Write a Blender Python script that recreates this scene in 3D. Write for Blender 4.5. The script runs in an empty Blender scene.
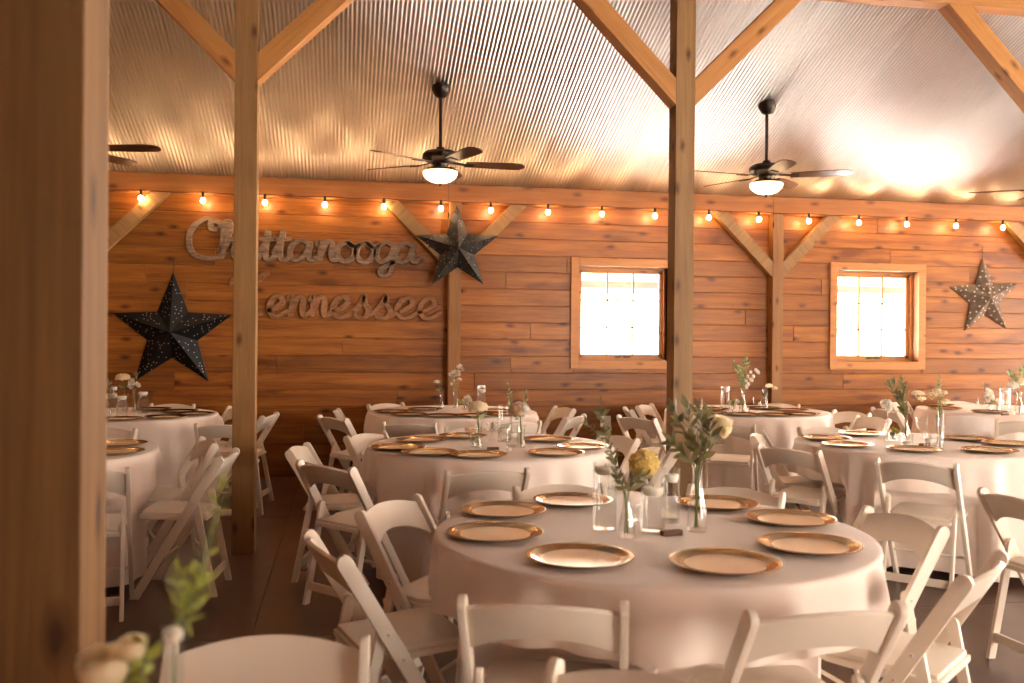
import bpy, bmesh, math, random
from mathutils import Vector, Matrix
R = math.radians
PI = math.pi
random.seed(11)
SC = bpy.context.scene
COL = SC.collection

# ---------------------------------------------------------------- camera
F_PX, ALPHA, PITCH, ROLL, CAM_H = 930.0, R(10.3), R(-0.2), 0.009, 1.44
CAM = Vector((0, 0, CAM_H))
_f = Vector((math.sin(ALPHA) * math.cos(PITCH), math.cos(ALPHA) * math.cos(PITCH), math.sin(PITCH)))
_r0 = Vector((math.cos(ALPHA), -math.sin(ALPHA), 0))
_u0 = _r0.cross(_f)
CR = math.cos(ROLL) * _r0 + math.sin(ROLL) * _u0
CU = math.cos(ROLL) * _u0 - math.sin(ROLL) * _r0
cam_data = bpy.data.cameras.new('camera')
cam = bpy.data.objects.new('camera', cam_data)
COL.objects.link(cam)
cam.matrix_world = Matrix(((CR.x, CU.x, -_f.x, 0), (CR.y, CU.y, -_f.y, 0), (CR.z, CU.z, -_f.z, CAM_H), (0, 0, 0, 1)))
cam_data.sensor_width = 36.0
cam_data.lens = F_PX * 36.0 / 1024.0
cam_data.clip_start = 0.05
cam_data.dof.use_dof = True
cam_data.dof.focus_distance = 6.3
cam_data.dof.aperture_fstop = 3.0
SC.camera = cam


def ray(px, py):
    return _f + CR * ((px - 512) / F_PX) + CU * ((341.5 - py) / F_PX)


def at(px, py, zc):
    """the point at depth zc along the view axis"""
    return CAM + ray(px, py) * zc


def on_z(px, py, z):
    d = ray(px, py)
    return CAM + d * ((z - CAM_H) / d.z)


def on_y(px, py, y):
    d = ray(px, py)
    return CAM + d * (y / d.y)


def depth(p):
    return (Vector(p) - CAM).dot(_f)


# ---------------------------------------------------------------- materials
def new_mat(name):
    m = bpy.data.materials.new(name)
    m.use_nodes = True
    nt = m.node_tree
    b = nt.nodes['Principled BSDF']
    return m, nt, b


def plain(name, col, rough=0.5, metal=0.0, spec=0.5, var=0.0, scale=8.0, sheen=0.0, bump=0.0, bscale=60):
    m, nt, b = new_mat(name)
    b.inputs['Base Color'].default_value = (*col, 1)
    b.inputs['Roughness'].default_value = rough
    b.inputs['Metallic'].default_value = metal
    b.inputs['Specular IOR Level'].default_value = spec
    b.inputs['Sheen Weight'].default_value = sheen
    tc = nt.nodes.new('ShaderNodeTexCoord')
    if var > 0:
        n = nt.nodes.new('ShaderNodeTexNoise')
        n.inputs['Scale'].default_value = scale
        n.inputs['Detail'].default_value = 5
        nt.links.new(tc.outputs['Object'], n.inputs['Vector'])
        rp = nt.nodes.new('ShaderNodeValToRGB')
        rp.color_ramp.elements[0].position = 0.3
        rp.color_ramp.elements[1].position = 0.7
        rp.color_ramp.elements[0].color = (*[c * (1 - var) for c in col], 1)
        rp.color_ramp.elements[1].color = (*[min(1, c * (1 + var)) for c in col], 1)
        nt.links.new(n.outputs['Fac'], rp.inputs['Fac'])
        nt.links.new(rp.outputs['Color'], b.inputs['Base Color'])
    if bump > 0:
        n2 = nt.nodes.new('ShaderNodeTexNoise')
        n2.inputs['Scale'].default_value = bscale
        n2.inputs['Detail'].default_value = 4
        nt.links.new(tc.outputs['Object'], n2.inputs['Vector'])
        bp = nt.nodes.new('ShaderNodeBump')
        bp.inputs['Strength'].default_value = bump
        bp.inputs['Distance'].default_value = 0.01
        nt.links.new(n2.outputs['Fac'], bp.inputs['Height'])
        nt.links.new(bp.outputs['Normal'], b.inputs['Normal'])
    return m


def petal(name, col, trans=0.45, var=0.1):
    """thin petals and leaves: some of the light comes through"""
    m = plain(name, col, 0.55, var=var, scale=30)
    nt = m.node_tree
    b = nt.nodes['Principled BSDF']
    out = nt.nodes['Material Output']
    tl = nt.nodes.new('ShaderNodeBsdfTranslucent')
    tl.inputs['Color'].default_value = (*col, 1)
    mx = nt.nodes.new('ShaderNodeMixShader')
    mx.inputs['Fac'].default_value = trans
    nt.links.new(b.outputs[0], mx.inputs[1])
    nt.links.new(tl.outputs[0], mx.inputs[2])
    nt.links.new(mx.outputs[0], out.inputs['Surface'])
    return m


def emit(name, col, strength):
    m, nt, b = new_mat(name)
    b.inputs['Base Color'].default_value = (*col, 1)
    b.inputs['Emission Color'].default_value = (*col, 1)
    b.inputs['Emission Strength'].default_value = strength
    b.inputs['Roughness'].default_value = 0.4
    return m


def clear(name, tint=(0.99, 0.995, 0.99), rough=0.02, ior=1.45, extra=0.03, top=0.75):
    m = bpy.data.materials.new(name)
    m.use_nodes = True
    nt = m.node_tree
    nt.nodes.remove(nt.nodes['Principled BSDF'])
    out = nt.nodes['Material Output']
    tr = nt.nodes.new('ShaderNodeBsdfTransparent')
    tr.inputs['Color'].default_value = (*tint, 1)
    gl = nt.nodes.new('ShaderNodeBsdfGlossy')
    gl.inputs['Roughness'].default_value = rough
    lw = nt.nodes.new('ShaderNodeLayerWeight')
    lw.inputs['Blend'].default_value = 0.5
    pw = nt.nodes.new('ShaderNodeMath')
    pw.operation = 'POWER'
    pw.inputs[1].default_value = 3.0
    mr = nt.nodes.new('ShaderNodeMapRange')
    mr.inputs['To Min'].default_value = 0.02 + extra
    mr.inputs['To Max'].default_value = top if ior > 1.3 else 0.2
    mx = nt.nodes.new('ShaderNodeMixShader')
    nt.links.new(lw.outputs['Facing'], pw.inputs[0])
    nt.links.new(pw.outputs[0], mr.inputs['Value'])
    nt.links.new(mr.outputs['Result'], mx.inputs['Fac'])
    nt.links.new(tr.outputs[0], mx.inputs[1])
    nt.links.new(gl.outputs[0], mx.inputs[2])
    nt.links.new(mx.outputs[0], out.inputs['Surface'])
    return m


def wood(name, axis, light, dark, rough=0.5, grain=14.0, stretch=0.06, knots=0.35, knot_scale=2.2, board_attr=False, stain=0.0, bump=0.15, spec=0.4):
    """sawn timber: grain streaks along an axis, knots and optional per-board variation"""
    m, nt, b = new_mat(name)
    N, L = nt.nodes, nt.links
    tc = N.new('ShaderNodeTexCoord')
    vec = tc.outputs['Object']
    off = N.new('ShaderNodeVectorMath')
    off.operation = 'ADD'
    if board_attr:
        at_ = N.new('ShaderNodeAttribute')
        at_.attribute_name = 'board'
        sc_ = N.new('ShaderNodeVectorMath')
        sc_.operation = 'SCALE'
        comb = N.new('ShaderNodeCombineXYZ')
        comb.inputs[0].default_value = 71.0
        comb.inputs[1].default_value = 13.0
        comb.inputs[2].default_value = 29.0
        L.new(comb.outputs[0], sc_.inputs[0])
        L.new(at_.outputs['Fac'], sc_.inputs['Scale'])
        L.new(sc_.outputs[0], off.inputs[1])
        rnd = at_.outputs['Fac']
    else:
        oi = N.new('ShaderNodeObjectInfo')
        sc_ = N.new('ShaderNodeVectorMath')
        sc_.operation = 'SCALE'
        comb = N.new('ShaderNodeCombineXYZ')
        for i, v in enumerate((17.0, 23.0, 31.0)):
            comb.inputs[i].default_value = v
        L.new(comb.outputs[0], sc_.inputs[0])
        L.new(oi.outputs['Random'], sc_.inputs['Scale'])
        L.new(sc_.outputs[0], off.inputs[1])
        rnd = oi.outputs['Random']
    L.new(vec, off.inputs[0])
    mp = N.new('ShaderNodeMapping')
    s = [grain] * 3
    s['XYZ'.index(axis)] = grain * stretch
    mp.inputs['Scale'].default_value = s
    L.new(off.outputs[0], mp.inputs['Vector'])
    n1 = N.new('ShaderNodeTexNoise')
    n1.inputs['Scale'].default_value = 1.0
    n1.inputs['Detail'].default_value = 6
    n1.inputs['Roughness'].default_value = 0.62
    n1.inputs['Distortion'].default_value = 0.6
    L.new(mp.outputs[0], n1.inputs['Vector'])
    n2 = N.new('ShaderNodeTexNoise')
    n2.inputs['Scale'].default_value = 5.0
    n2.inputs['Detail'].default_value = 3
    L.new(mp.outputs[0], n2.inputs['Vector'])
    add = N.new('ShaderNodeMix')
    add.data_type = 'FLOAT'
    add.inputs['Factor'].default_value = 0.3
    L.new(n1.outputs['Fac'], add.inputs['A'])
    L.new(n2.outputs['Fac'], add.inputs['B'])
    rp = N.new('ShaderNodeValToRGB')
    rp.color_ramp.elements[0].position = 0.36
    rp.color_ramp.elements[1].position = 0.64
    rp.color_ramp.elements[0].color = (*dark, 1)
    rp.color_ramp.elements[1].color = (*light, 1)
    L.new(add.outputs['Result'], rp.inputs['Fac'])
    col = rp.outputs['Color']
    # per piece lightness
    mr = N.new('ShaderNodeMapRange')
    mr.inputs['To Min'].default_value = 0.74 if board_attr else 0.9
    mr.inputs['To Max'].default_value = 1.2 if board_attr else 1.08
    L.new(rnd, mr.inputs['Value'])
    mul = N.new('ShaderNodeMix')
    mul.data_type = 'RGBA'
    mul.blend_type = 'MULTIPLY'
    mul.inputs['Factor'].default_value = 1.0
    L.new(col, mul.inputs['A'])
    L.new(mr.outputs['Result'], mul.inputs['B'])
    col = mul.outputs['Result']
    if knots > 0:
        sp = N.new('ShaderNodeSeparateXYZ')
        L.new(off.outputs[0], sp.inputs[0])
        al = 'XYZ'.index(axis)
        ot = [k for k in range(3) if k != al]
        sm = N.new('ShaderNodeMath')
        sm.operation = 'ADD'
        L.new(sp.outputs[ot[0]], sm.inputs[0])
        L.new(sp.outputs[ot[1]], sm.inputs[1])
        cb = N.new('ShaderNodeCombineXYZ')
        L.new(sp.outputs[al], cb.inputs[0])
        L.new(sm.outputs[0], cb.inputs[1])
        mk = N.new('ShaderNodeMapping')
        mk.inputs['Scale'].default_value = (knot_scale, knot_scale * 2.2, 1)
        L.new(cb.outputs[0], mk.inputs['Vector'])
        nz = N.new('ShaderNodeTexNoise')
        nz.inputs['Scale'].default_value = 9.0
        L.new(mk.outputs[0], nz.inputs['Vector'])
        nm = N.new('ShaderNodeMix')
        nm.data_type = 'VECTOR'
        nm.inputs['Factor'].default_value = 0.06
        L.new(mk.outputs[0], nm.inputs['A'])
        L.new(nz.outputs['Color'], nm.inputs['B'])
        vo = N.new('ShaderNodeTexVoronoi')
        vo.voronoi_dimensions = '2D'
        vo.inputs['Scale'].default_value = 1.0
        L.new(nm.outputs['Result'], vo.inputs['Vector'])
        kr = N.new('ShaderNodeValToRGB')
        kr.color_ramp.elements[0].position = 0.03
        kr.color_ramp.elements[1].position = 0.12
        kr.color_ramp.elements[0].color = (0.16, 0.10, 0.07, 1)
        kr.color_ramp.elements[1].color = (1, 1, 1, 1)
        e = kr.color_ramp.elements.new(0.06)
        e.color = (0.55, 0.46, 0.40, 1)
        L.new(vo.outputs['Distance'], kr.inputs['Fac'])
        mul2 = N.new('ShaderNodeMix')
        mul2.data_type = 'RGBA'
        mul2.blend_type = 'MULTIPLY'
        mul2.inputs['Factor'].default_value = knots
        L.new(col, mul2.inputs['A'])
        L.new(kr.outputs['Color'], mul2.inputs['B'])
        col = mul2.outputs['Result']
    if stain > 0:
        ms = N.new('ShaderNodeMapping')
        ss = [3.2] * 3
        ss['XYZ'.index(axis)] = 0.8
        ms.inputs['Scale'].default_value = ss
        L.new(off.outputs[0], ms.inputs['Vector'])
        n3 = N.new('ShaderNodeTexNoise')
        n3.inputs['Scale'].default_value = 1.0
        n3.inputs['Detail'].default_value = 5
        n3.inputs['Distortion'].default_value = 0.8
        L.new(ms.outputs[0], n3.inputs['Vector'])
        sr = N.new('ShaderNodeValToRGB')
        sr.color_ramp.elements[0].position = 0.58
        sr.color_ramp.elements[1].position = 0.72
        sr.color_ramp.elements[0].color = (1, 1, 1, 1)
        sr.color_ramp.elements[1].color = (0.46, 0.34, 0.26, 1)
        L.new(n3.outputs['Fac'], sr.inputs['Fac'])
        mul3 = N.new('ShaderNodeMix')
        mul3.data_type = 'RGBA'
        mul3.blend_type = 'MULTIPLY'
        mul3.inputs['Factor'].default_value = stain
        L.new(col, mul3.inputs['A'])
        L.new(sr.outputs['Color'], mul3.inputs['B'])
        col = mul3.outputs['Result']
    L.new(col, b.inputs['Base Color'])
    b.inputs['Roughness'].default_value = rough
    b.inputs['Specular IOR Level'].default_value = spec
    if bump > 0:
        bp = N.new('ShaderNodeBump')
        bp.inputs['Strength'].default_value = bump
        bp.inputs['Distance'].default_value = 0.004
        L.new(add.outputs['Result'], bp.inputs['Height'])
        L.new(bp.outputs['Normal'], b.inputs['Normal'])
    return m


M = {}
M['wall'] = wood('wall_pine', 'X', (0.38, 0.138, 0.022), (0.175, 0.050, 0.007), rough=0.42, grain=13, stretch=0.06, knots=0.85, knot_scale=1.7, board_attr=True, stain=0.95, bump=0.3)
M['beam'] = wood('beam_pine', 'X', (0.42, 0.155, 0.036), (0.28, 0.09, 0.02), rough=0.5, grain=12, stretch=0.05, knots=0.7, knot_scale=1.6)
M['post'] = wood('post_pine', 'Z', (0.36, 0.20, 0.072), (0.25, 0.125, 0.04), rough=0.55, grain=16, stretch=0.05, knots=0.75, knot_scale=2.0)
M['post_near'] = wood('near_post_pine', 'Z', (0.21, 0.105, 0.036), (0.13, 0.06, 0.019), rough=0.6, grain=14, stretch=0.05, knots=0.85, knot_scale=1.6)  # darker pine tone for the nearest post
M['post_dark'] = wood('wall_post_pine', 'Z', (0.36, 0.17, 0.055), (0.24, 0.105, 0.032), rough=0.55, grain=16, stretch=0.05, knots=0.75, knot_scale=2.4)
M['brace'] = wood('brace_pine', 'X', (0.58, 0.27, 0.075), (0.44, 0.185, 0.046), rough=0.5, grain=14, stretch=0.06, knots=0.7, knot_scale=2.0)
M['casing'] = wood('casing_pine', 'X', (0.58, 0.25, 0.075), (0.46, 0.18, 0.05), rough=0.45, grain=10, stretch=0.08, knots=0.6)
M['planks'] = wood('shell_planks', 'X', (0.46, 0.17, 0.045), (0.30, 0.10, 0.022), rough=0.5, grain=6, stretch=0.08, knots=0.6)
M['chair'] = plain('chair_resin', (0.85, 0.755, 0.645), 0.38, var=0.03, scale=6)
M['pad'] = plain('chair_vinyl', (0.86, 0.77, 0.66), 0.42, var=0.03, scale=9, bump=0.05, bscale=120)
M['rivet'] = plain('rivet_metal', (0.35, 0.28, 0.22), 0.35, metal=0.9)
M['cloth'] = plain('table_linen', (0.88, 0.765, 0.69), 0.55, spec=0.35, sheen=0.25, var=0.02, scale=5, bump=0.06, bscale=300)
M['charger'] = plain('champagne_gold', (0.86, 0.69, 0.52), 0.33, metal=0.45)
M['charger_rim'] = plain('gold_rim', (0.42, 0.285, 0.145), 0.18, metal=1.0)
M['glass'] = clear('clear_glass', extra=0.03)
M['water'] = clear('water', tint=(0.975, 0.985, 0.98), ior=1.2, extra=0.0)
M['acrylic'] = clear('clear_acrylic', tint=(0.95, 0.95, 0.95), rough=0.12, extra=0.0, top=0.22)
M['pane'] = clear('window_pane', tint=(0.98, 0.98, 0.98), extra=0.0)
M['wax'] = plain('white_wax', (0.86, 0.80, 0.72), 0.5)
M['wick'] = plain('wick', (0.05, 0.04, 0.035), 0.9)
M['block'] = wood('block_wood', 'X', (0.17, 0.062, 0.03), (0.09, 0.03, 0.015), grain=30, knots=0)
M['paper'] = plain('cream_paper', (0.85, 0.76, 0.60), 0.7)
M['stem'] = plain('green_stem', (0.16, 0.2, 0.07), 0.6, var=0.2, scale=20)
M['leaf'] = petal('leaf_green', (0.235, 0.215, 0.10), 0.35, 0.3)
M['leaf_light'] = petal('leaf_light_green', (0.34, 0.40, 0.2), 0.35, 0.25)
M['leaf_fresh'] = petal('leaf_fresh_green', (0.36, 0.38, 0.08), 0.4, 0.25)
M['yellow'] = petal('yellow_petals', (0.98, 0.84, 0.40), 0.6, 0.05)
M['cream'] = petal('cream_petals', (0.96, 0.85, 0.62), 0.5, 0.05)
M['white'] = petal('white_petals', (0.92, 0.88, 0.82), 0.45, 0.05)
M['blush'] = petal('blush_petals', (0.90, 0.70, 0.52))
M['bronze'] = plain('dark_bronze', (0.035, 0.022, 0.016), 0.4, metal=0.6)
M['blade'] = wood('fan_blade_walnut', 'X', (0.15, 0.07, 0.035), (0.075, 0.03, 0.016), rough=0.32, grain=20, stretch=0.05, knots=0)
M['bowl'] = emit('frosted_bowl', (1.0, 0.68, 0.36), 4.5)
M['bulb'] = emit('glowing_bulb', (1.0, 0.60, 0.28), 150)
M['cord'] = plain('black_cord', (0.02, 0.016, 0.014), 0.6)
M['star'] = plain('black_tin', (0.016, 0.015, 0.017), 0.42, metal=0.75, var=0.3, scale=9)
M['star_grey'] = plain('weathered_tin', (0.040, 0.037, 0.036), 0.45, metal=0.7, var=0.5, scale=14)
M['star_brown'] = plain('rusty_tin', (0.15, 0.115, 0.085), 0.5, metal=0.5, var=0.4, scale=14)
M['hole'] = plain('punched_hole', (0.62, 0.55, 0.47), 0.5)
M['tinlight'] = plain('tin_stud', (0.75, 0.64, 0.50), 0.4)
M['letter'] = wood('weathered_barnwood', 'X', (0.34, 0.22, 0.14), (0.12, 0.07, 0.042), rough=0.7, grain=40, stretch=0.2, knots=0.4, knot_scale=8, bump=0.3)
M['letter_rust'] = wood('rusty_letter', 'X', (0.42, 0.20, 0.085), (0.20, 0.08, 0.03), rough=0.6, grain=40, stretch=0.3, knots=0.4, knot_scale=8, bump=0.3)
M['porch'] = plain('faded_porch_board', (0.50, 0.44, 0.38), 0.8, var=0.1, scale=3)
M['porch_dark'] = plain('grey_porch_beam', (0.13, 0.11, 0.10), 0.8, var=0.1, scale=3)
M['plate'] = plain('outlet_plastic', (0.85, 0.80, 0.70), 0.4)
M['dark'] = plain('dark_slot', (0.02, 0.02, 0.02), 0.6)
M['steel'] = plain('table_steel', (0.10, 0.10, 0.10), 0.45, metal=0.8)
M['ply'] = plain('table_board', (0.35, 0.24, 0.14), 0.6, var=0.15)
M['ground'] = plain('pale_gravel', (0.60, 0.60, 0.60), 0.9, var=0.1, scale=2)


def floor_mat():
    m, nt, b = new_mat('stained_concrete')
    N, L = nt.nodes, nt.links
    tc = N.new('ShaderNodeTexCoord')
    n = N.new('ShaderNodeTexNoise')
    n.inputs['Scale'].default_value = 1.1
    n.inputs['Detail'].default_value = 5
    n.inputs['Distortion'].default_value = 0.4
    L.new(tc.outputs['Object'], n.inputs['Vector'])
    rp = N.new('ShaderNodeValToRGB')
    rp.color_ramp.elements[0].position = 0.33
    rp.color_ramp.elements[1].position = 0.68
    rp.color_ramp.elements[0].color = (0.080, 0.037, 0.021, 1)
    rp.color_ramp.elements[1].color = (0.130, 0.062, 0.036, 1)
    L.new(n.outputs['Fac'], rp.inputs['Fac'])
    L.new(rp.outputs['Color'], b.inputs['Base Color'])
    n2 = N.new('ShaderNodeTexNoise')
    n2.inputs['Scale'].default_value = 3
    n2.inputs['Detail'].default_value = 3
    L.new(tc.outputs['Object'], n2.inputs['Vector'])
    mr = N.new('ShaderNodeMapRange')
    mr.inputs['To Min'].default_value = 0.24
    mr.inputs['To Max'].default_value = 0.36
    L.new(n2.outputs['Fac'], mr.inputs['Value'])
    L.new(mr.outputs['Result'], b.inputs['Roughness'])
    return m


def tin_mat():
    m, nt, b = new_mat('galvanised_corrugated')
    N, L = nt.nodes, nt.links
    tc = N.new('ShaderNodeTexCoord')
    n = N.new('ShaderNodeTexNoise')
    n.inputs['Scale'].default_value = 2.0
    n.inputs['Detail'].default_value = 6
    L.new(tc.outputs['Object'], n.inputs['Vector'])
    rp = N.new('ShaderNodeValToRGB')
    rp.color_ramp.elements[0].color = (0.50, 0.49, 0.48, 1)
    rp.color_ramp.elements[1].color = (0.62, 0.605, 0.59, 1)
    L.new(n.outputs['Fac'], rp.inputs['Fac'])
    L.new(rp.outputs['Color'], b.inputs['Base Color'])
    b.inputs['Metallic'].default_value = 1.0
    at_ = N.new('ShaderNodeAttribute')
    at_.attribute_name = 'board'
    mr = N.new('ShaderNodeMapRange')
    mr.inputs['To Min'].default_value = 0.30
    mr.inputs['To Max'].default_value = 0.37
    L.new(at_.outputs['Fac'], mr.inputs['Value'])
    L.new(mr.outputs['Result'], b.inputs['Roughness'])
    return m


M['floor'] = floor_mat()
M['tin'] = tin_mat()


# ---------------------------------------------------------------- mesh tools
class MB:
    """collects shapes that belong to ONE part"""

    def __init__(self):
        self.v, self.f, self.fm, self.attr = [], [], [], []

    def add(self, vs, fs, mi=0, attr=0.0):
        b = len(self.v)
        self.v += [tuple(p) for p in vs]
        for f in fs:
            self.f.append(tuple(b + i for i in f))
            self.fm.append(mi)
            self.attr.append(attr)

    def box(self, lo, hi, mi=0, attr=0.0, mat=None):
        x0, y0, z0 = lo
        x1, y1, z1 = hi
        vs = [Vector(p) for p in ((x0, y0, z0), (x1, y0, z0), (x1, y1, z0), (x0, y1, z0), (x0, y0, z1), (x1, y0, z1), (x1, y1, z1), (x0, y1, z1))]
        if mat is not None:
            vs = [mat @ p for p in vs]
        self.add(vs, [(0, 3, 2, 1), (4, 5, 6, 7), (0, 1, 5, 4), (1, 2, 6, 5), (2, 3, 7, 6), (3, 0, 4, 7)], mi, attr)

    def bar(self, p0, p1, w, h, side, mi=0):
        """bar from p0 to p1; side = direction of its width w, h the other way"""
        p0, p1 = Vector(p0), Vector(p1)
        d = (p1 - p0).normalized()
        s = Vector(side)
        s = (s - d * s.dot(d)).normalized()
        u = d.cross(s)
        vs = []
        for p in (p0, p1):
            for a, c in ((-1, -1), (1, -1), (1, 1), (-1, 1)):
                vs.append(p + s * (a * w / 2) + u * (c * h / 2))
        self.add(vs, [(0, 3, 2, 1), (4, 5, 6, 7), (0, 1, 5, 4), (1, 2, 6, 5), (2, 3, 7, 6), (3, 0, 4, 7)], mi)

    def tube(self, pts, r, n=8, mi=0, caps=True):
        pts = [Vector(p) for p in pts]
        rs = r if isinstance(r, (list, tuple)) else [r] * len(pts)
        rings = []
        ref = Vector((0.13, 0.37, 0.91)).normalized()
        prev = None
        for i, p in enumerate(pts):
            a, c = pts[max(i - 1, 0)], pts[min(i + 1, len(pts) - 1)]
            d = (c - a).normalized()
            if prev is None:
                s = ref if abs(d.dot(ref)) < 0.9 else Vector((1, 0, 0))
            else:
                s = prev
            s = (s - d * s.dot(d)).normalized()
            prev = s
            u = d.cross(s)
            rings.append([p + s * (rs[i] * math.cos(2 * PI * k / n)) + u * (rs[i] * math.sin(2 * PI * k / n)) for k in range(n)])
        vs = [q for rg in rings for q in rg]
        fs = []
        for i in range(len(rings) - 1):
            for k in range(n):
                fs.append((i * n + k, i * n + (k + 1) % n, (i + 1) * n + (k + 1) % n, (i + 1) * n + k))
        if caps:
            fs.append(tuple(range(n - 1, -1, -1)))
            fs.append(tuple((len(rings) - 1) * n + k for k in range(n)))
        self.add(vs, fs, mi)

    def lathe(self, prof, n=32, c=(0, 0, 0), mi=0):
        """prof: (r, z) from the axis outwards and round; open ends at r=0 close to a point"""
        vs, fs, idx = [], [], []
        for r, z in prof:
            if r < 1e-6:
                idx.append([len(vs)])
                vs.append((c[0], c[1], c[2] + z))
            else:
                idx.append(list(range(len(vs), len(vs) + n)))
                vs += [(c[0] + r * math.cos(2 * PI * k / n), c[1] + r * math.sin(2 * PI * k / n), c[2] + z) for k in range(n)]
        for a, b in zip(idx, idx[1:]):
            for k in range(n):
                k2 = (k + 1) % n
                if len(a) == 1 and len(b) == 1:
                    continue
                if len(a) == 1:
                    fs.append((a[0], b[k2], b[k]))
                elif len(b) == 1:
                    fs.append((a[k], a[k2], b[0]))
                else:
                    fs.append((a[k], a[k2], b[k2], b[k]))
        self.add(vs, fs, mi)

    def prism(self, outline, x0, x1, mi=0):
        """outline in the YZ plane, extruded along X"""
        n = len(outline)
        vs = [(x0, y, z) for y, z in outline] + [(x1, y, z) for y, z in outline]
        fs = [tuple(range(n)), tuple(range(2 * n - 1, n - 1, -1))]
        fs += [(k, n + k, n + (k + 1) % n, (k + 1) % n) for k in range(n)]
        self.add(vs, fs, mi)

    def build(self, name, mats, parent=None, smooth=None, bevel=0.0, fix=True, attr=False, origin=None):
        me = bpy.data.meshes.new(name)
        vs = self.v
        if origin is not None:
            o_ = Vector(origin)
            vs = [tuple(Vector(p) - o_) for p in vs]
        me.from_pydata(vs, [], self.f)
        mats = mats if isinstance(mats, (list, tuple)) else [mats]
        for m in mats:
            me.materials.append(M[m])
        me.polygons.foreach_set('material_index', self.fm)
        if attr:
            a = me.attributes.new('board', 'FLOAT', 'FACE')
            a.data.foreach_set('value', self.attr)
        if fix or bevel > 0:
            bm = bmesh.new()
            bm.from_mesh(me)
            if fix:
                bmesh.ops.recalc_face_normals(bm, faces=bm.faces)
            if bevel > 0:
                es = [e for e in bm.edges if len(e.link_faces) == 2 and e.calc_face_angle(0) > R(35)]
                bmesh.ops.bevel(bm, geom=es, offset=bevel, segments=2, affect='EDGES', profile=0.6, clamp_overlap=True)
            bm.to_mesh(me)
            bm.free()
        if smooth is not None:
            me.polygons.foreach_set('use_smooth', [True] * len(me.polygons))
            me.set_sharp_from_angle(angle=R(smooth))
        me.update()
        o = bpy.data.objects.new(name, me)
        COL.objects.link(o)
        if origin is not None:
            o.location = origin
        if parent is not None:
            o.parent = parent
        return o


def tag(o, label=None, cat=None, group=None, kind=None):
    if label:
        o['label'] = label
    if cat:
        o['category'] = cat
    if group:
        o['group'] = group
    if kind:
        o['kind'] = kind
    return o


def thing(name, label, cat, loc=(0, 0, 0), rz=0.0, group=None):
    o = bpy.data.objects.new(name, None)
    COL.objects.link(o)
    o.empty_display_size = 0.1
    o.location = loc
    o.rotation_euler = (0, 0, rz)
    return tag(o, label, cat, group)


def kids(o):
    return [c for c in COL.objects if c.parent is o]


def copy_tree(o, parent=None):
    c = o.copy()
    COL.objects.link(c)
    if parent is not None:
        c.parent = parent
    for ch in KIDS.get(o.name, []):
        copy_tree(ch, c)
    return c


KIDS = {}


def remember(o):
    """note the tree under a prototype once, so copies need no scene search"""
    ch = kids(o)
    KIDS[o.name] = ch
    for c in ch:
        remember(c)

# ---------------------------------------------------------------- room shell
YW = 9.66                      # inner face of the back wall
YB = 9.54                      # front of the wall posts and eave beam
XL, XR, YR = -6.0, 15.0, -3.2  # left, right, rear of the hall
SLOPE = 0.374
Z_BOT = on_y(280, 196.4, YB).z
Z_TOP = on_y(280, 177.7, YB).z


def ceil_z(y):
    y = abs(y - 2.03) + 2.03
    return Z_TOP + SLOPE * (YB - y)


def structure(o):
    o['kind'] = 'structure'
    return o


# floor: concrete with saw-cut joints as shallow grooves
mb = MB()
xs = [XL] + [x for x in [-0.42 + 3.03 * k for k in range(-3, 8)] if XL < x < XR] + [XR]
ys = [YR] + [y for y in [7.6 - 3.03 * k for k in range(5, -2, -1)] if YR < y < YW + 0.2] + [YW + 0.2]
for a, b in zip(xs, xs[1:]):
    for c, d in zip(ys, ys[1:]):
        mb.box((a + 0.003, c + 0.003, -0.12), (b - 0.003, d - 0.003, 0.0))
mb.box((XL, YR, -0.2), (XR, YW + 0.2, -0.006), 1)
structure(mb.build('floor', ['floor', 'dark'], fix=False))

# windows: opening rectangles on the back wall (x0, x1, z0, z1)
w2a, w2b = on_y(837, 270.2, YW), on_y(838, 361.4, YW)
w1a, w1b = on_y(579, 265.8, YW), on_y(578, 360.3, YW)
WID = on_y(918, 300, YW).x - w2a.x
WIN = [(w1a.x, w1a.x + WID, w1b.z, w1a.z), (w2a.x, w2a.x + WID, w2b.z, w2a.z)]
DOOR_B = (9.8, 14.2, 0.0, 2.75)   # open barn doorway in the back wall, right of the picture
CAS = 0.088


def cut(rect, holes):
    out = [rect]
    for h in holes:
        nxt = []
        for x0, x1, z0, z1 in out:
            a0, a1, b0, b1 = max(x0, h[0]), min(x1, h[1]), max(z0, h[2]), min(z1, h[3])
            if a1 <= a0 or b1 <= b0:
                nxt.append((x0, x1, z0, z1))
                continue
            for r in ((x0, a0, z0, z1), (a1, x1, z0, z1), (a0, a1, z0, b0), (a0, a1, b1, z1)):
                if r[1] - r[0] > 0.004 and r[3] - r[2] > 0.004:
                    nxt.append(r)
        out = nxt
    return out


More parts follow.
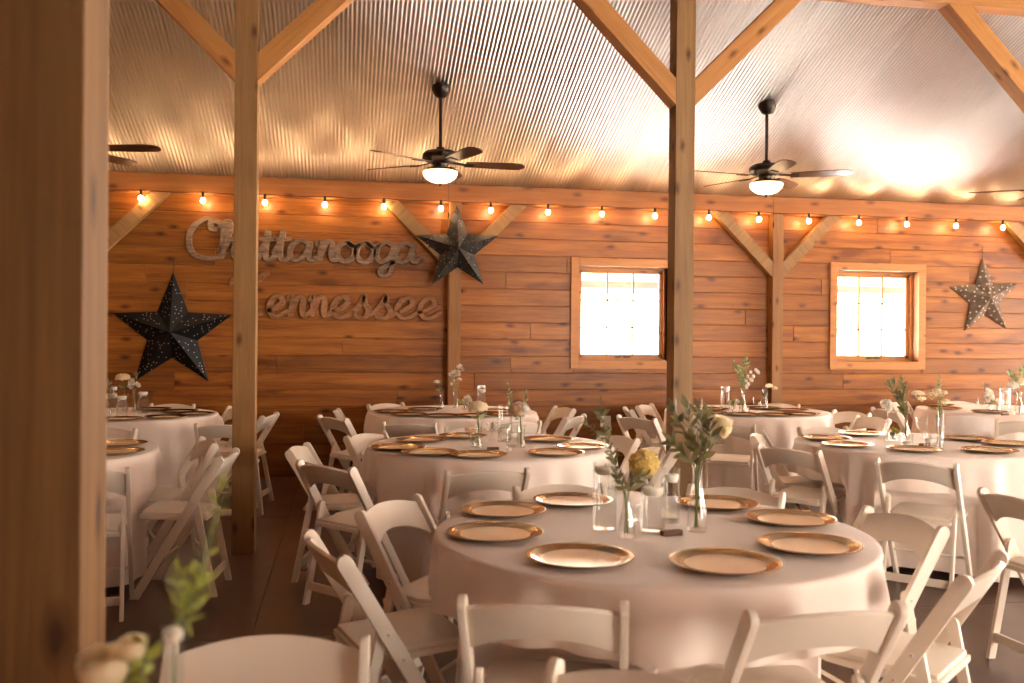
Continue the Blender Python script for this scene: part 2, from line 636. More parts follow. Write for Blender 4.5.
rnd = random.Random(5)
mb = MB()
row_h = 0.177
z = 0.012
while z < Z_TOP:
    z1 = min(z + row_h, Z_TOP + 0.02)
    x = XL + rnd.uniform(-3, 0)
    while x < XR:
        x1 = x + rnd.choice((2.4, 3.0, 3.6, 4.2, 4.8))
        tone = rnd.random()
        for a, b, c, d in cut((max(x, XL), min(x1, XR), z, z1), [(w[0] - 0.05, w[1] + 0.05, w[2] - 0.05, w[3] + 0.05) for w in WIN] + [DOOR_B]):
            if b - a < 0.01:
                continue
            g, ch = 0.0015, 0.005
            vs = [(a + g, YW + 0.02, c + g), (b - g, YW + 0.02, c + g), (b - g, YW + 0.02, d - g), (a + g, YW + 0.02, d - g),
                  (a + g, YW + ch, c + g), (b - g, YW + ch, c + g), (b - g, YW + ch, d - g), (a + g, YW + ch, d - g),
                  (a + g + 0.002, YW, c + g + ch), (b - g - 0.002, YW, c + g + ch), (b - g - 0.002, YW, d - g - ch), (a + g + 0.002, YW, d - g - ch)]
            fs = [(0, 1, 5, 4), (1, 2, 6, 5), (2, 3, 7, 6), (3, 0, 4, 7), (4, 5, 9, 8), (5, 6, 10, 9), (6, 7, 11, 10), (7, 4, 8, 11), (8, 9, 10, 11)]
            mb.add(vs, fs, 0, tone)
        x = x1
    z = z1
for a, b, c, d in cut((XL, XR, 0.0, Z_TOP + 0.05), [(w[0], w[1], w[2], w[3]) for w in WIN] + [DOOR_B]):
    mb.box((a, YW + 0.012, c), (b, YW + 0.19, d), 1, 0.3)
structure(mb.build('wall_back', ['wall', 'planks'], fix=False, attr=True))


def shell_wall(name, pts, thick, holes=()):
    """pts: polygon corners on the inner face as Vectors, thick: outward vector"""
    mb = MB()
    n = len(pts)
    vs = [Vector(p) for p in pts] + [Vector(p) + Vector(thick) for p in pts]
    mb.add(vs, [tuple(range(n)), tuple(range(2 * n - 1, n - 1, -1))] + [(k, n + k, n + (k + 1) % n, (k + 1) % n) for k in range(n)])
    return structure(mb.build(name, 'planks'))


RIDGE = ceil_z(2.03)
DOOR_R = (1.6, 7.6, 3.0)     # right end: open barn doorway (y0, y1, height)
FILL_DOOR = (5.0, 8.8, 2.6)    # unseen opening added behind the camera for fill daylight (x0, x1, height)
shell_wall('wall_left', [(XL, YR, 0), (XL, YW, 0), (XL, YW, ceil_z(YW)), (XL, 2.03, RIDGE), (XL, YR, ceil_z(YR))], (-0.15, 0, 0))
y0, y1, h = DOOR_R
shell_wall('wall_right', [(XR, YR, 0), (XR, y0, 0), (XR, y0, h), (XR, y1, h), (XR, y1, 0), (XR, YW, 0), (XR, YW, ceil_z(YW)), (XR, 2.03, RIDGE), (XR, YR, ceil_z(YR))], (0.15, 0, 0))
x0, x1, h = FILL_DOOR
shell_wall('wall_front', [(XL, YR, 0), (x0, YR, 0), (x0, YR, h), (x1, YR, h), (x1, YR, 0), (XR, YR, 0), (XR, YR, ceil_z(YR)), (XL, YR, ceil_z(YR))], (0, -0.15, 0))

# ceiling: corrugated galvanised sheets, both slopes
pitch, amp, per = 0.034, 0.0045, 8
mb = MB()
rnd = random.Random(3)
n = int((XR - XL) / pitch * per)
sheet, off, tone = -1, 0.0, 0.0
vs, fs, at_list = [], [], []
lines = [(YW + 0.03), 2.03, YR - 0.03]
for i in range(n + 1):
    x = XL + i * pitch / per
    s = int((x - XL) / 0.66)
    if s != sheet:
        sheet, tone, tilt = s, rnd.random(), rnd.uniform(-0.004, 0.004)
    u = (x - XL) / 0.66 - s
    zz = amp * math.sin(2 * PI * i / per) + amp + tilt * (u - 0.5)
    for y in lines:
        vs.append((x, y, ceil_z(y) + zz))
    at_list.append(tone)
mb.v = vs
for i in range(n):
    for k in range(2):
        a = i * 3 + k
        mb.f.append((a, a + 1, a + 4, a + 3))
        mb.fm.append(0)
        mb.attr.append(at_list[i])
structure(mb.build('ceiling', 'tin', smooth=80, fix=False, attr=True))

# eave beam on the back wall and header beam over the post row
mb = MB()
mb.box((XL, YB, Z_BOT), (XR, YW + 0.01, Z_TOP))
structure(mb.build('trim_1', 'beam', bevel=0.004))
PY, PW = 6.41, 0.145           # post row and post width
HZ = 4.0
mb = MB()
mb.box((XL, PY - PW / 2, HZ), (XR, PY + PW / 2, HZ + 0.2))
structure(mb.build('trim_2', 'brace', bevel=0.004))
mb = MB()
mb.box((XL, YW - 0.018, 0.0), (DOOR_B[0], YW, 0.012))
structure(mb.build('baseboard_back', 'planks', fix=False))


def brace_mb(face_x, z0, sgn, yc, th, width, z_top):
    """45 degree brace from a post face up to a beam; ends cut plumb and level"""
    mb = MB()
    w = width * math.sqrt(2)
    H = z_top - z0
    out = [(0, 0), (0, w), (H - w, H), (H, H)]
    vs = [(face_x + sgn * a, yc - th / 2, z0 + b) for a, b in out] + [(face_x + sgn * a, yc + th / 2, z0 + b) for a, b in out]
    mb.add(vs, [(0, 1, 2, 3), (7, 6, 5, 4)] + [(k, 4 + k, 4 + (k + 1) % 4, (k + 1) % 4) for k in range(4)])
    return mb


def add_brace(mb, parent, mat, rot):
    """grain follows the brace: mesh turned to lie along its own X axis"""
    c = Vector((0, 0, 0))
    for p in mb.v:
        c += Vector(p)
    c /= len(mb.v)
    m = Matrix.Rotation(rot, 4, 'Y')
    mb.v = [tuple(m @ (Vector(p) - c)) for p in mb.v]
    o = mb.build('brace', mat, parent, bevel=0.004)
    o.location = c - parent.location
    o.rotation_euler = (0, -rot, 0)
    return o


def post(x, y, w, d, h, label, mat, group, braces=None, bmat='brace', th=0.14, bw=0.135):
    t = thing('timber_post', label, 'post', (x, y, 0), 0, group)
    mb = MB()
    mb.box((-w / 2, -d / 2, 0.001), (w / 2, d / 2, h))
    mb.build('shaft', mat, t, bevel=0.005)
    if braces:
        z0, zt, yc, sides = braces
        for s in sides:
            b = brace_mb(x + s * w / 2, z0, s, yc, th, bw, zt)
            add_brace(b, t, bmat, R(45) * s)
    return t


PX1, PX2 = -0.64, 2.40
BZ = 3.12
post(PX1, PY, PW, PW, HZ, 'bare timber post with two braces standing left of the sign lettering', 'post', 'timber posts in the hall', (BZ, HZ, PY, (-1, 1)))
post(PX2, PY, PW, PW, HZ, 'bare timber post with two braces standing just right of the first window', 'post', 'timber posts in the hall', (BZ, HZ, PY, (-1, 1)))
post(2 * PX2 - PX1, PY, PW, PW, HZ, 'timber post whose diagonal brace crosses the top right corner', 'post', 'timber posts in the hall', (BZ, HZ, PY, (-1, 1)))
post(-0.478 - 0.085, 1.945, 0.17, 0.19, ceil_z(1.945) - 0.02, 'thick knotty timber post filling the left edge, nearest of all', 'post_near', 'timber posts in the hall')
WX1, WX2 = on_y(454.5, 330, YB).x, on_y(778, 300, YB).x
for k, lab in enumerate(('wall post with a brace near the black star, mostly behind the thick post', 'wall post with braces under the grey star in the middle',
                         'wall post with two braces left of the second window', 'wall post at far right whose brace meets the last light bulb')):
    x = WX1 + (k - 1) * (WX2 - WX1)
    post(x, (YB + YW) / 2 - 0.001, 0.125, YW - YB - 0.003, Z_BOT - 0.001, lab, 'post_dark', 'posts against the board wall', (Z_BOT - 0.70, Z_BOT, (YB + YW) / 2 - 0.01, (-1, 1)), 'post', th=0.09, bw=0.125)


# windows
def window(n, w):
    x0, x1, z0, z1 = w
    root = bpy.data.objects.new('window_%d' % n, None)
    COL.objects.link(root)
    root.location = ((x0 + x1) / 2, YW, z0)
    root['kind'] = 'structure'
    W, H = (x1 - x0), (z1 - z0)
    hw = W / 2
    mb = MB()
    t = 0.022
    for lo, hi in (((-hw - CAS, -t, -CAS), (-hw, 0.006, H + CAS)), ((hw, -t, -CAS), (hw + CAS, 0.006, H + CAS)),
                   ((-hw, -t, H), (hw, 0.006, H + CAS)), ((-hw, -t, -CAS), (hw, 0.006, 0))):
        mb.box(lo, hi)
    mb.build('casing', 'casing', root, bevel=0.003)
    mb = MB()
    D = 0.2
    for lo, hi in (((-hw - 0.02, -0.0, -0.02), (-hw, D, H + 0.02)), ((hw, 0, -0.02), (hw + 0.02, D, H + 0.02)),
                   ((-hw, 0, H), (hw, D, H + 0.02)), ((-hw, 0, -0.02), (hw, D, 0))):
        mb.box(lo, hi)
    # inner stop
    for lo, hi in (((-hw, 0.10, 0), (-hw + 0.025, D, H)), ((hw - 0.025, 0.10, 0), (hw, D, H)), ((-hw, 0.10, H - 0.025), (hw, D, H)), ((-hw, 0.10, 0), (hw, D, 0.025))):
        mb.box(lo, hi)
    mb.build('jamb', 'casing', root)
    mb = MB()
    a, b, s = hw - 0.025, 0.025, 0.04
    y0, y1 = 0.135, 0.17
    for lo, hi in (((-a, y0, b), (-a + s, y1, H - b)), ((a - s, y0, b), (a, y1, H - b)), ((-a, y0, H - b - s), (a, y1, H - b)), ((-a, y0, b), (a, y1, b + s))):
        mb.box(lo, hi)
    gw, gh = 2 * (a - s), H - 2 * (b + s)
    for k in (1, 2):
        xx = -a + s + gw * k / 3
        mb.box((xx - 0.009, y0 + 0.004, b + s), (xx + 0.009, y1 - 0.004, H - b - s))
        zz = b + s + gh * k / 3
        mb.box((-a + s, y0 + 0.005, zz - 0.009), (a - s, y1 - 0.005, zz + 0.009))
    mb.build('sash', 'casing', root)
    mb = MB()
    mb.box((-a + s, 0.150, b + s), (a - s, 0.154, H - b - s))
    mb.build('pane', 'pane', root)
    mb = MB()
    mb.box((-0.06, 0.105, 0.03), (0.0, 0.135, 0.045))
    mb.tube([(0.03, 0.12, 0.036), (0.11, 0.115, 0.036)], 0.008)
    mb.build('latch', 'bronze', root)
    return root


for i, w in enumerate(WIN):
    window(i + 1, w)

# what stands outside the windows: ground, porch soffit with its beams
mb = MB()
mb.box((-60, -60, -0.35), (70, 80, -0.2))
structure(mb.build('ground', 'ground', fix=False))
PXR = 9.0
za, zb = on_y(620, 281, 11.9).z, on_y(620, 288.5, 11.9).z
mb = MB()
mb.box((XL, 11.9, zb), (PXR, 12.02, za))
structure(mb.build('trim_3', 'porch_dark', fix=False))
mb = MB()
mb.box((XL, 12.3, on_y(620, 293.5, 12.3).z), (PXR, 12.34, on_y(620, 287, 12.3).z))
structure(mb.build('trim_4', 'porch', fix=False))
mb = MB()
ys_, zs_ = (YW + 0.2, 12.4), (2.98, za + 0.02)
mb.add([(x, y, z + t) for t in (0, 0.04) for x in (XL, PXR) for y, z in zip(ys_, zs_)],
       [(0, 1, 3, 2), (4, 6, 7, 5), (0, 4, 5, 1), (2, 3, 7, 6), (0, 2, 6, 4), (1, 5, 7, 3)])
structure(mb.build('porch_ceiling', 'porch'))

# ---------------------------------------------------------------- light
SC.cycles.sample_clamp_indirect = 0
SC.cycles.sample_clamp_direct = 0
SC.cycles.transparent_max_bounces = 32
wd = bpy.data.worlds.new('sky')
SC.world = wd
wd.use_nodes = True
bg = wd.node_tree.nodes['Background']
SKY = 22.0
bg.inputs['Color'].default_value = (1.0, 0.87, 0.72, 1)
bg.inputs['Strength'].default_value = SKY


sd = bpy.data.lights.new('sun', 'SUN')
sd.energy = 150
sd.angle = R(1.0)
sd.color = (1.0, 0.95, 0.88)
so_ = bpy.data.objects.new('sun', sd)
COL.objects.link(so_)
so_.location = (8, 30, 20)
so_.rotation_euler = Vector((-0.2, -0.74, -0.64)).to_track_quat('-Z', 'Y').to_euler()


def portal(name, loc, rot, sx, sy):
    ld = bpy.data.lights.new(name, 'AREA')
    ld.shape = 'RECTANGLE'
    ld.size, ld.size_y = sx, sy
    ld.cycles.is_portal = True
    o = bpy.data.objects.new(name, ld)
    COL.objects.link(o)
    o.location = loc
    o.rotation_euler = rot
    return o


for i, w in enumerate(WIN):
    portal('window_daylight', ((w[0] + w[1]) / 2, YW + 0.22, (w[2] + w[3]) / 2), (R(-90), 0, 0), w[1] - w[0], w[3] - w[2])
portal('doorway_daylight', ((DOOR_B[0] + DOOR_B[1]) / 2, YW + 0.22, DOOR_B[3] / 2), (R(-90), 0, 0), DOOR_B[1] - DOOR_B[0], DOOR_B[3])
portal('doorway_daylight', (XR + 0.1, (DOOR_R[0] + DOOR_R[1]) / 2, DOOR_R[2] / 2), (0, R(90), 0), DOOR_R[2], DOOR_R[1] - DOOR_R[0])
portal('doorway_daylight', ((FILL_DOOR[0] + FILL_DOOR[1]) / 2, YR - 0.1, FILL_DOOR[2] / 2), (R(90), 0, 0), FILL_DOOR[1] - FILL_DOOR[0], FILL_DOOR[2])  # sky through the added fill opening

# ---------------------------------------------------------------- string lights under the eave beam
BULBS = [(141, 191), (203, 196), (265, 198), (325, 200), (384, 201.5), (441, 203), (491, 205), (548, 207), (602, 208.5), (655, 210.5), (709, 212), (759, 214), (809, 216), (859, 217.5), (907, 219), (956, 221), (1003, 223)]
sl = thing('string_light', 'string of warm round bulbs hung along the eave beam', 'string lights', (0, YB - 0.03, Z_BOT))
pts = []
bx = []
for px, py in BULBS:
    p = on_y(px, py, YB - 0.03)
    bx.append((p.x, Z_BOT - 0.005))
d = bx[1][0] - bx[0][0]
ext = [(bx[0][0] - d * k, Z_BOT - 0.005) for k in (3, 2, 1)] + bx + [(bx[-1][0] + d * k, Z_BOT - 0.005) for k in (1, 2)]
for (xa, za_), (xb, zb_) in zip(ext, ext[1:]):
    for k in range(4):
        u = k / 4
        pts.append((xa + (xb - xa) * u, 0, 0.014 - 0.012 * 4 * u * (1 - u)))
mb = MB()
mb.tube(pts, 0.004, 6)
mb.build('cord', 'cord', sl, smooth=60)
sock = MB()
sock.lathe([(0, 0.012), (0.012, 0.012), (0.014, 0.0), (0.014, -0.045), (0.0, -0.045)], 12)
blb = MB()
blb.lathe([(0, -0.044), (0.011, -0.046), (0.020, -0.058), (0.024, -0.072), (0.020, -0.087), (0.009, -0.096), (0, -0.098)], 16)
so = bo = None
for x, zz in ext:
    if so is None:
        so = sock.build('socket', 'cord', sl, smooth=40)
        bo = blb.build('bulb', 'bulb', so, smooth=60)
        s_ = so
    else:
        s_ = so.copy()
        COL.objects.link(s_)
        b_ = bo.copy()
        COL.objects.link(b_)
        b_.parent = s_
    s_.location = (x, 0, 0)


# ---------------------------------------------------------------- ceiling fans
def fan(px, py, loc, rot, label):
    if loc is None:
        d = ray(px, py)
        # meet the ceiling plane z = Z_TOP + SLOPE*(YB - y)
        k = (Z_TOP + SLOPE * YB - CAM_H) / (d.z + SLOPE * d.y)
        loc = CAM + d * k
    t = thing('ceiling_fan', label, 'ceiling fan', loc, 0, 'ceiling fans with bowl lights')
    hub = -0.636
    mb = MB()
    mb.lathe([(0, 0.035), (0.075, 0.03), (0.08, -0.02), (0.05, -0.075), (0.02, -0.09), (0, -0.09)], 24)
    mb.build('canopy', 'bronze', t, smooth=40)
    mb = MB()
    mb.tube([(0, 0, -0.08), (0, 0, hub + 0.1)], 0.014, 12)
    mb.build('downrod', 'bronze', t, smooth=40)
    mb = MB()
    mb.lathe([(0, hub + 0.13), (0.03, hub + 0.125), (0.045, hub + 0.10), (0.13, hub + 0.085), (0.155, hub + 0.06), (0.155, hub + 0.025), (0.12, hub - 0.005), (0.07, hub - 0.02),
              (0.065, hub - 0.05), (0.11, hub - 0.06), (0.12, hub - 0.075), (0, hub - 0.08)], 32)
    mb.build('motor_housing', 'bronze', t, smooth=40)
    mb = MB()
    for k in range(5):
        pass
    for k in range(5):
        a = rot + k * 2 * PI / 5
        m = Matrix.Rotation(a, 4, 'Z') @ Matrix.Translation((0, 0, hub - 0.015)) @ Matrix.Rotation(R(-11), 4, 'X')
        outl = [(0.22, -0.055), (0.30, -0.062), (0.60, -0.075), (0.70, -0.066), (0.735, -0.035), (0.745, 0), (0.735, 0.035), (0.70, 0.066), (0.60, 0.075), (0.30, 0.062), (0.22, 0.055)]
        nn = len(outl)
        bl = MB()
        bl.add([(x, y, -0.004) for x, y in outl] + [(x, y, 0.004) for x, y in outl],
               [tuple(range(nn - 1, -1, -1)), tuple(range(nn, 2 * nn))] + [(j, (j + 1) % nn, nn + (j + 1) % nn, nn + j) for j in range(nn)])
        bo_ = bl.build('blade', 'blade', t, bevel=0.0015)
        bo_.matrix_local = m
        br = MB()
        br.bar((0.09, 0, 0.01), (0.25, 0.0, -0.008), 0.035, 0.008, (0, 1, 0))
        br.bar((0.21, 0, -0.008), (0.29, 0, -0.008), 0.075, 0.007, (0, 1, 0))
        br.build('blade_bracket', 'bronze', bo_, bevel=0.002)
    mb = MB()
    prof = [(0.145, hub - 0.085), (0.15, hub - 0.092)]
    for k in range(1, 8):
        a = k / 7 * PI / 2
        prof.append((0.15 * math.cos(a) if k < 7 else 0.0, hub - 0.092 - 0.095 * math.sin(a)))
    mb.lathe([(0, hub - 0.08)] + prof, 32)
    mb.build('light_bowl', 'bowl', t, smooth=40)
    mb = MB()
    mb.lathe([(0, hub - 0.18), (0.012, hub - 0.186), (0.014, hub - 0.196), (0.006, hub - 0.212), (0, hub - 0.215)], 12)
    mb.build('finial', 'bronze', t, smooth=40)
    mb = MB()
    mb.tube([(0.07, 0, hub - 0.05), (0.075, 0, hub - 0.30), (0.075, 0, hub - 0.44)], 0.0016, 6)
    ch = mb.build('pull_chain', 'bronze', t)
    mb = MB()
    mb.lathe([(0, hub - 0.43), (0.006, hub - 0.435), (0.008, hub - 0.46), (0.006, hub - 0.485), (0, hub - 0.49)], 10, c=(0.075, 0, 0))
    mb.build('pull_fob', 'bronze', ch, smooth=40)
    return t


f1 = fan(441, 88, None, R(0), 'dark ceiling fan above the grey star, one blade pointing right')
f2 = fan(767, 105, None, R(259.7), 'dark ceiling fan between the two windows, pale blade to the right')
step = f2.location.x - f1.location.x
fan(0, 0, (f1.location.x - step, f1.location.y, f1.location.z), R(-11), 'ceiling fan at left, mostly behind the thick post, one dark blade showing')
fan(0, 0, (f2.location.x + step, f2.location.y, f2.location.z), R(0), 'ceiling fan at the right edge, only blade tips showing')


# ---------------------------------------------------------------- wall decor
def star(tips, label, mat, dots, dot_r, dot_mat, y_back, seed, wire=0.0):
    P = [on_y(x, y, y_back) for x, y in tips]
    c = sum(P, Vector()) / 5
    rr = sum((p - c).length for p in P) / 5
    a0 = math.atan2(P[0].z - c.z, P[0].x - c.x)
    t = thing('barn_star', label, 'barn star', (c.x, y_back, c.z), 0, 'metal barn stars on the wall')
    ri, dep = rr * 0.42, rr * 0.27
    ring = []
    for k in range(10):
        a = a0 - k * PI / 5
        r_ = rr if k % 2 == 0 else ri
        ring.append(Vector((r_ * math.cos(a), 0, r_ * math.sin(a))))
    mb = MB()
    vs = [Vector((0, -dep, 0))] + [p + Vector((0, -0.012, 0)) for p in ring] + ring + [Vector((0, 0, 0))]
    fs = [(0, 1 + k, 1 + (k + 1) % 10) for k in range(10)] + [(1 + k, 11 + k, 11 + (k + 1) % 10, 1 + (k + 1) % 10) for k in range(10)] + [(21, 11 + (k + 1) % 10, 11 + k) for k in range(10)]
    mb.add(vs, fs)
    rn = random.Random(seed)
    md = mb
    for k in range(10):
        A, B, Cc = vs[0], vs[1 + k], vs[1 + (k + 1) % 10]
        nrm = (B - A).cross(Cc - A).normalized()
        if nrm.y > 0:
            nrm = -nrm
        ex = (B - A).normalized()
        ey = nrm.cross(ex)
        got = []
        for _ in range(dots * 8):
            if len(got) >= dots:
                break
            u, v = rn.random(), rn.random()
            if u + v > 1:
                u, v = 1 - u, 1 - v
            if u < 0.04 or v < 0.04 or u + v > 0.96:
                continue
            p = A + (B - A) * u + (Cc - A) * v
            if any((p - q).length < dot_r * 5 for q in got):
                continue
            got.append(p)
            b = len(md.v)
            pts_ = [p + nrm * 0.0025 + ex * dot_r * math.cos(j * PI / 3) + ey * dot_r * math.sin(j * PI / 3) for j in range(6)]
            md.add(pts_ + [p + nrm * 0.0045], [(j, (j + 1) % 6, 6) for j in range(6)], 1)
    mb.build('body', [mat, dot_mat], t, fix=False)
    if wire > 0:
        mb = MB()
        top = ring[0]
        mb.tube([top + Vector((0, -0.006, -0.02)), top + Vector((0.004, -0.004, wire * 0.5)), top + Vector((0, -0.004, wire))], 0.003, 6)
        mb.build('hanging_wire', 'cord', t)
    return t


star([(173.5, 271), (231, 315), (208.5, 383), (137.5, 380.5), (111.5, 312.5)], 'largest black barn star with pinprick holes, left of the timber post', 'star', 14, 0.0052, 'hole', YW - 0.004, 1, 0.12)
star([(456.6, 206), (497.6, 235.4), (483.6, 284.3), (432.3, 284.3), (415, 235)], 'charcoal barn star fixed to the wall post right of the sign', 'star_grey', 7, 0.004, 'hole', YB - 0.004, 2)
star([(982, 258), (1018, 285.5), (1004, 329), (963, 330), (950.6, 286)], 'small brown barn star with bright studs right of the windows', 'star_brown', 7, 0.011, 'tinlight', YW - 0.004, 3, 0.14)

# script lettering: each letter is strokes in x-height units
CURVES = {
    'C': [[(1.05, 1.45), (1.0, 1.75), (0.72, 1.8), (0.72, 1.45), (0.95, 1.4)], [(0.98, 1.76), (0.6, 1.95), (0.15, 1.55), (0.0, 0.9), (0.12, 0.25), (0.55, 0.0), (0.95, 0.1), (1.2, 0.4)]],
    'h': [[(0.0, 0.3), (0.35, 1.2), (0.42, 1.7), (0.28, 1.85), (0.18, 1.6), (0.12, 0.8), (0.08, 0.02)], [(0.1, 0.45), (0.4, 0.95), (0.62, 0.85), (0.58, 0.35), (0.68, 0.04), (0.95, 0.25)]],
    'a': [[(0.78, 0.85), (0.45, 1.0), (0.1, 0.7), (0.05, 0.25), (0.28, 0.0), (0.62, 0.3), (0.8, 0.85)], [(0.82, 0.98), (0.74, 0.3), (0.86, 0.02), (1.15, 0.3)]],
    't': [[(0.0, 0.3), (0.3, 0.9), (0.42, 1.5)], [(0.44, 1.5), (0.3, 0.6), (0.32, 0.08), (0.55, 0.03), (0.8, 0.3)], [(0.02, 1.02), (0.4, 1.0), (0.78, 1.08)]],
    'n': [[(0.0, 0.75), (0.18, 0.98), (0.22, 0.7), (0.14, 0.02)], [(0.16, 0.3), (0.5, 0.95), (0.72, 0.85), (0.68, 0.3), (0.8, 0.03), (1.08, 0.3)]],
    'o': [[(0.5, 1.0), (0.15, 0.8), (0.05, 0.35), (0.3, 0.0), (0.65, 0.15), (0.78, 0.6), (0.5, 1.0), (0.62, 0.8), (1.05, 0.85)]],
    'g': [[(0.78, 0.85), (0.45, 1.0), (0.1, 0.7), (0.05, 0.25), (0.28, 0.02), (0.62, 0.3), (0.8, 0.85)], [(0.84, 0.98), (0.74, 0.1), (0.62, -0.55), (0.3, -0.65), (0.22, -0.4), (0.6, -0.1), (1.1, 0.25)]],
    'T': [[(-0.6, 1.4), (-0.5, 1.68), (0.1, 1.62), (0.8, 1.66), (1.25, 1.95), (1.6, 2.1)], [(0.55, 1.52), (0.45, 0.8), (0.2, 0.1), (-0.2, 0.02), (-0.25, 0.3)], [(0.5, 0.3), (0.9, 0.1), (1.25, 0.12)]],
    'e': [[(0.0, 0.25), (0.4, 0.42), (0.72, 0.7), (0.6, 0.98), (0.28, 0.85), (0.1, 0.4), (0.3, 0.02), (0.62, 0.05), (1.0, 0.32)]],
    's': [[(0.0, 0.22), (0.3, 0.6), (0.52, 1.05), (0.5, 0.7), (0.68, 0.35), (0.5, 0.0), (0.18, 0.06), (0.16, 0.25)], [(0.55, 0.05), (0.95, 0.28)]],
}


def smooth_path(pts, sub=6):
    P = [Vector((x, 0, y)) for x, y in pts]
    P = [P[0] * 2 - P[1]] + P + [P[-1] * 2 - P[-2]]
    out = []
    for i in range(1, len(P) - 2):
        a, b, c, d = P[i - 1], P[i], P[i + 1], P[i + 2]
        for k in range(sub):
            u = k / sub
            out.append(0.5 * ((2 * b) + (c - a) * u + (2 * a - 5 * b + 4 * c - d) * u * u + (3 * b - a - 3 * c + d) * u ** 3))
    out.append(P[-2])
    return out


def letter_mb(ch, sx, sz, w, th):
    mb = MB()
    for q, stroke in enumerate(CURVES[ch]):
        path = [Vector((p.x * sx, 0, p.z * sz)) for p in smooth_path(stroke)]
        n = len(path)
        prof = [(-1, 0.0), (-1, -0.72), (-0.78, -1.0), (0.78, -1.0), (1, -0.72), (1, 0.0)]
        rows = []
        for i, p in enumerate(path):
            d = path[min(i + 1, n - 1)] - path[max(i - 1, 0)]
            if d.length < 1e-6:
                d = Vector((1, 0, 0))
            d.normalize()
            s = Vector((-d.z, 0, d.x))
            # broad-nib weight: downstrokes heavier
            wt = w * (0.72 + 0.38 * abs(d.z))
            if i == 0 or i == n - 1:
                wt *= 0.6
            rows.append([p + s * wt * a + Vector((0, th * b - 0.0006 * q, 0)) for a, b in prof])
        vs = [v for r_ in rows for v in r_]
        m = len(prof)
        fs = [(i * m + k, i * m + (k + 1) % m, (i + 1) * m + (k + 1) % m, (i + 1) * m + k) for i in range(n - 1) for k in range(m)]
        fs += [tuple(range(m)), tuple(range(n * m - 1, (n - 1) * m - 1, -1))]
        mb.add(vs, fs)
    return mb


def sign(spec, y_base, x_height, label, mat, name):
    """spec: (letter, left px, right px); baseline px rows at both ends"""
    (xa, ya), (xb, yb) = y_base
    pa, pb = on_y(xa, ya, YW - 0.002), on_y(xb, yb, YW - 0.002)
    zb_ = (pa.z + pb.z) / 2
    t = thing('script_sign', label, 'sign', (pa.x, YW - 0.001, zb_), 0, None)
    scale = depth(pa) / F_PX * x_height
    for ch, l, r_ in spec:
        xl, xr = on_y(l, ya, YW).x - pa.x, on_y(r_, ya, YW).x - pa.x
        us = [p[0] for s in CURVES[ch] for p in s]
        sx = (xr - xl) / (max(us) - min(us))
        o = letter_mb(ch, sx, scale, scale * 0.145, 0.04).build('letter', mat, t, smooth=35)
        o.location = (xl - min(us) * sx, 0, 0)
    return t


sign([('C', 189, 226), ('h', 220, 243), ('a', 239, 262), ('t', 259, 277), ('t', 273, 292), ('a', 290, 319), ('n', 316, 340), ('o', 337, 361), ('o', 356, 380), ('g', 376, 401), ('a', 396, 421)],
     ((190, 260.5), (421, 261.5)), 20.5, 'weathered wood script sign reading Chattanooga', 'letter', 'chattanooga')
sign([('T', 232, 269), ('e', 267, 288), ('n', 287, 311), ('n', 309, 332), ('e', 330, 354), ('s', 352, 375), ('s', 373, 397), ('e', 394, 419), ('e', 417, 441)],
     ((254, 317), (440, 318)), 21, 'rust coloured script sign reading Tennessee', 'letter_rust', 'tennessee')

# outlet on the back wall
p = on_y(605.5, 421.5, YW - 0.001)
t = thing('wall_outlet', 'white electrical outlet plate low on the board wall under the window', 'outlet', (p.x, YW - 0.001, p.z))
mb = MB()
mb.box((-0.058, -0.006, -0.06), (0.058, 0, 0.06))
mb.build('plate', 'plate', t, bevel=0.002)
for sx in (-0.024, 0.024):
    for sz in (-0.022, 0.022):
        mb = MB()
        mb.lathe([(0, 0), (0.014, 0), (0.014, 0.003), (0, 0.003)], 16)
        mb.v = [(x + sx, -0.006 - z_, y_ + sz) for x, y_, z_ in mb.v]
        r0 = mb.build('receptacle', 'wax', t)
        mb = MB()
        mb.box((sx - 0.006, -0.0098, sz - 0.004), (sx - 0.004, -0.009, sz + 0.005))
        mb.box((sx + 0.004, -0.0098, sz - 0.004), (sx + 0.006, -0.009, sz + 0.005))
        mb.build('slot', 'dark', r0)

# ---------------------------------------------------------------- folding chair (faces local +Y)
FOOT_Y, TIP_Y, TIP_Z = 0.22, -0.24, 0.775
RAIL_X, RAIL_W, RAIL_T = 0.2075, 0.050, 0.022


def rail_y(z):
    return FOOT_Y + (TIP_Y - FOOT_Y) * z / TIP_Z


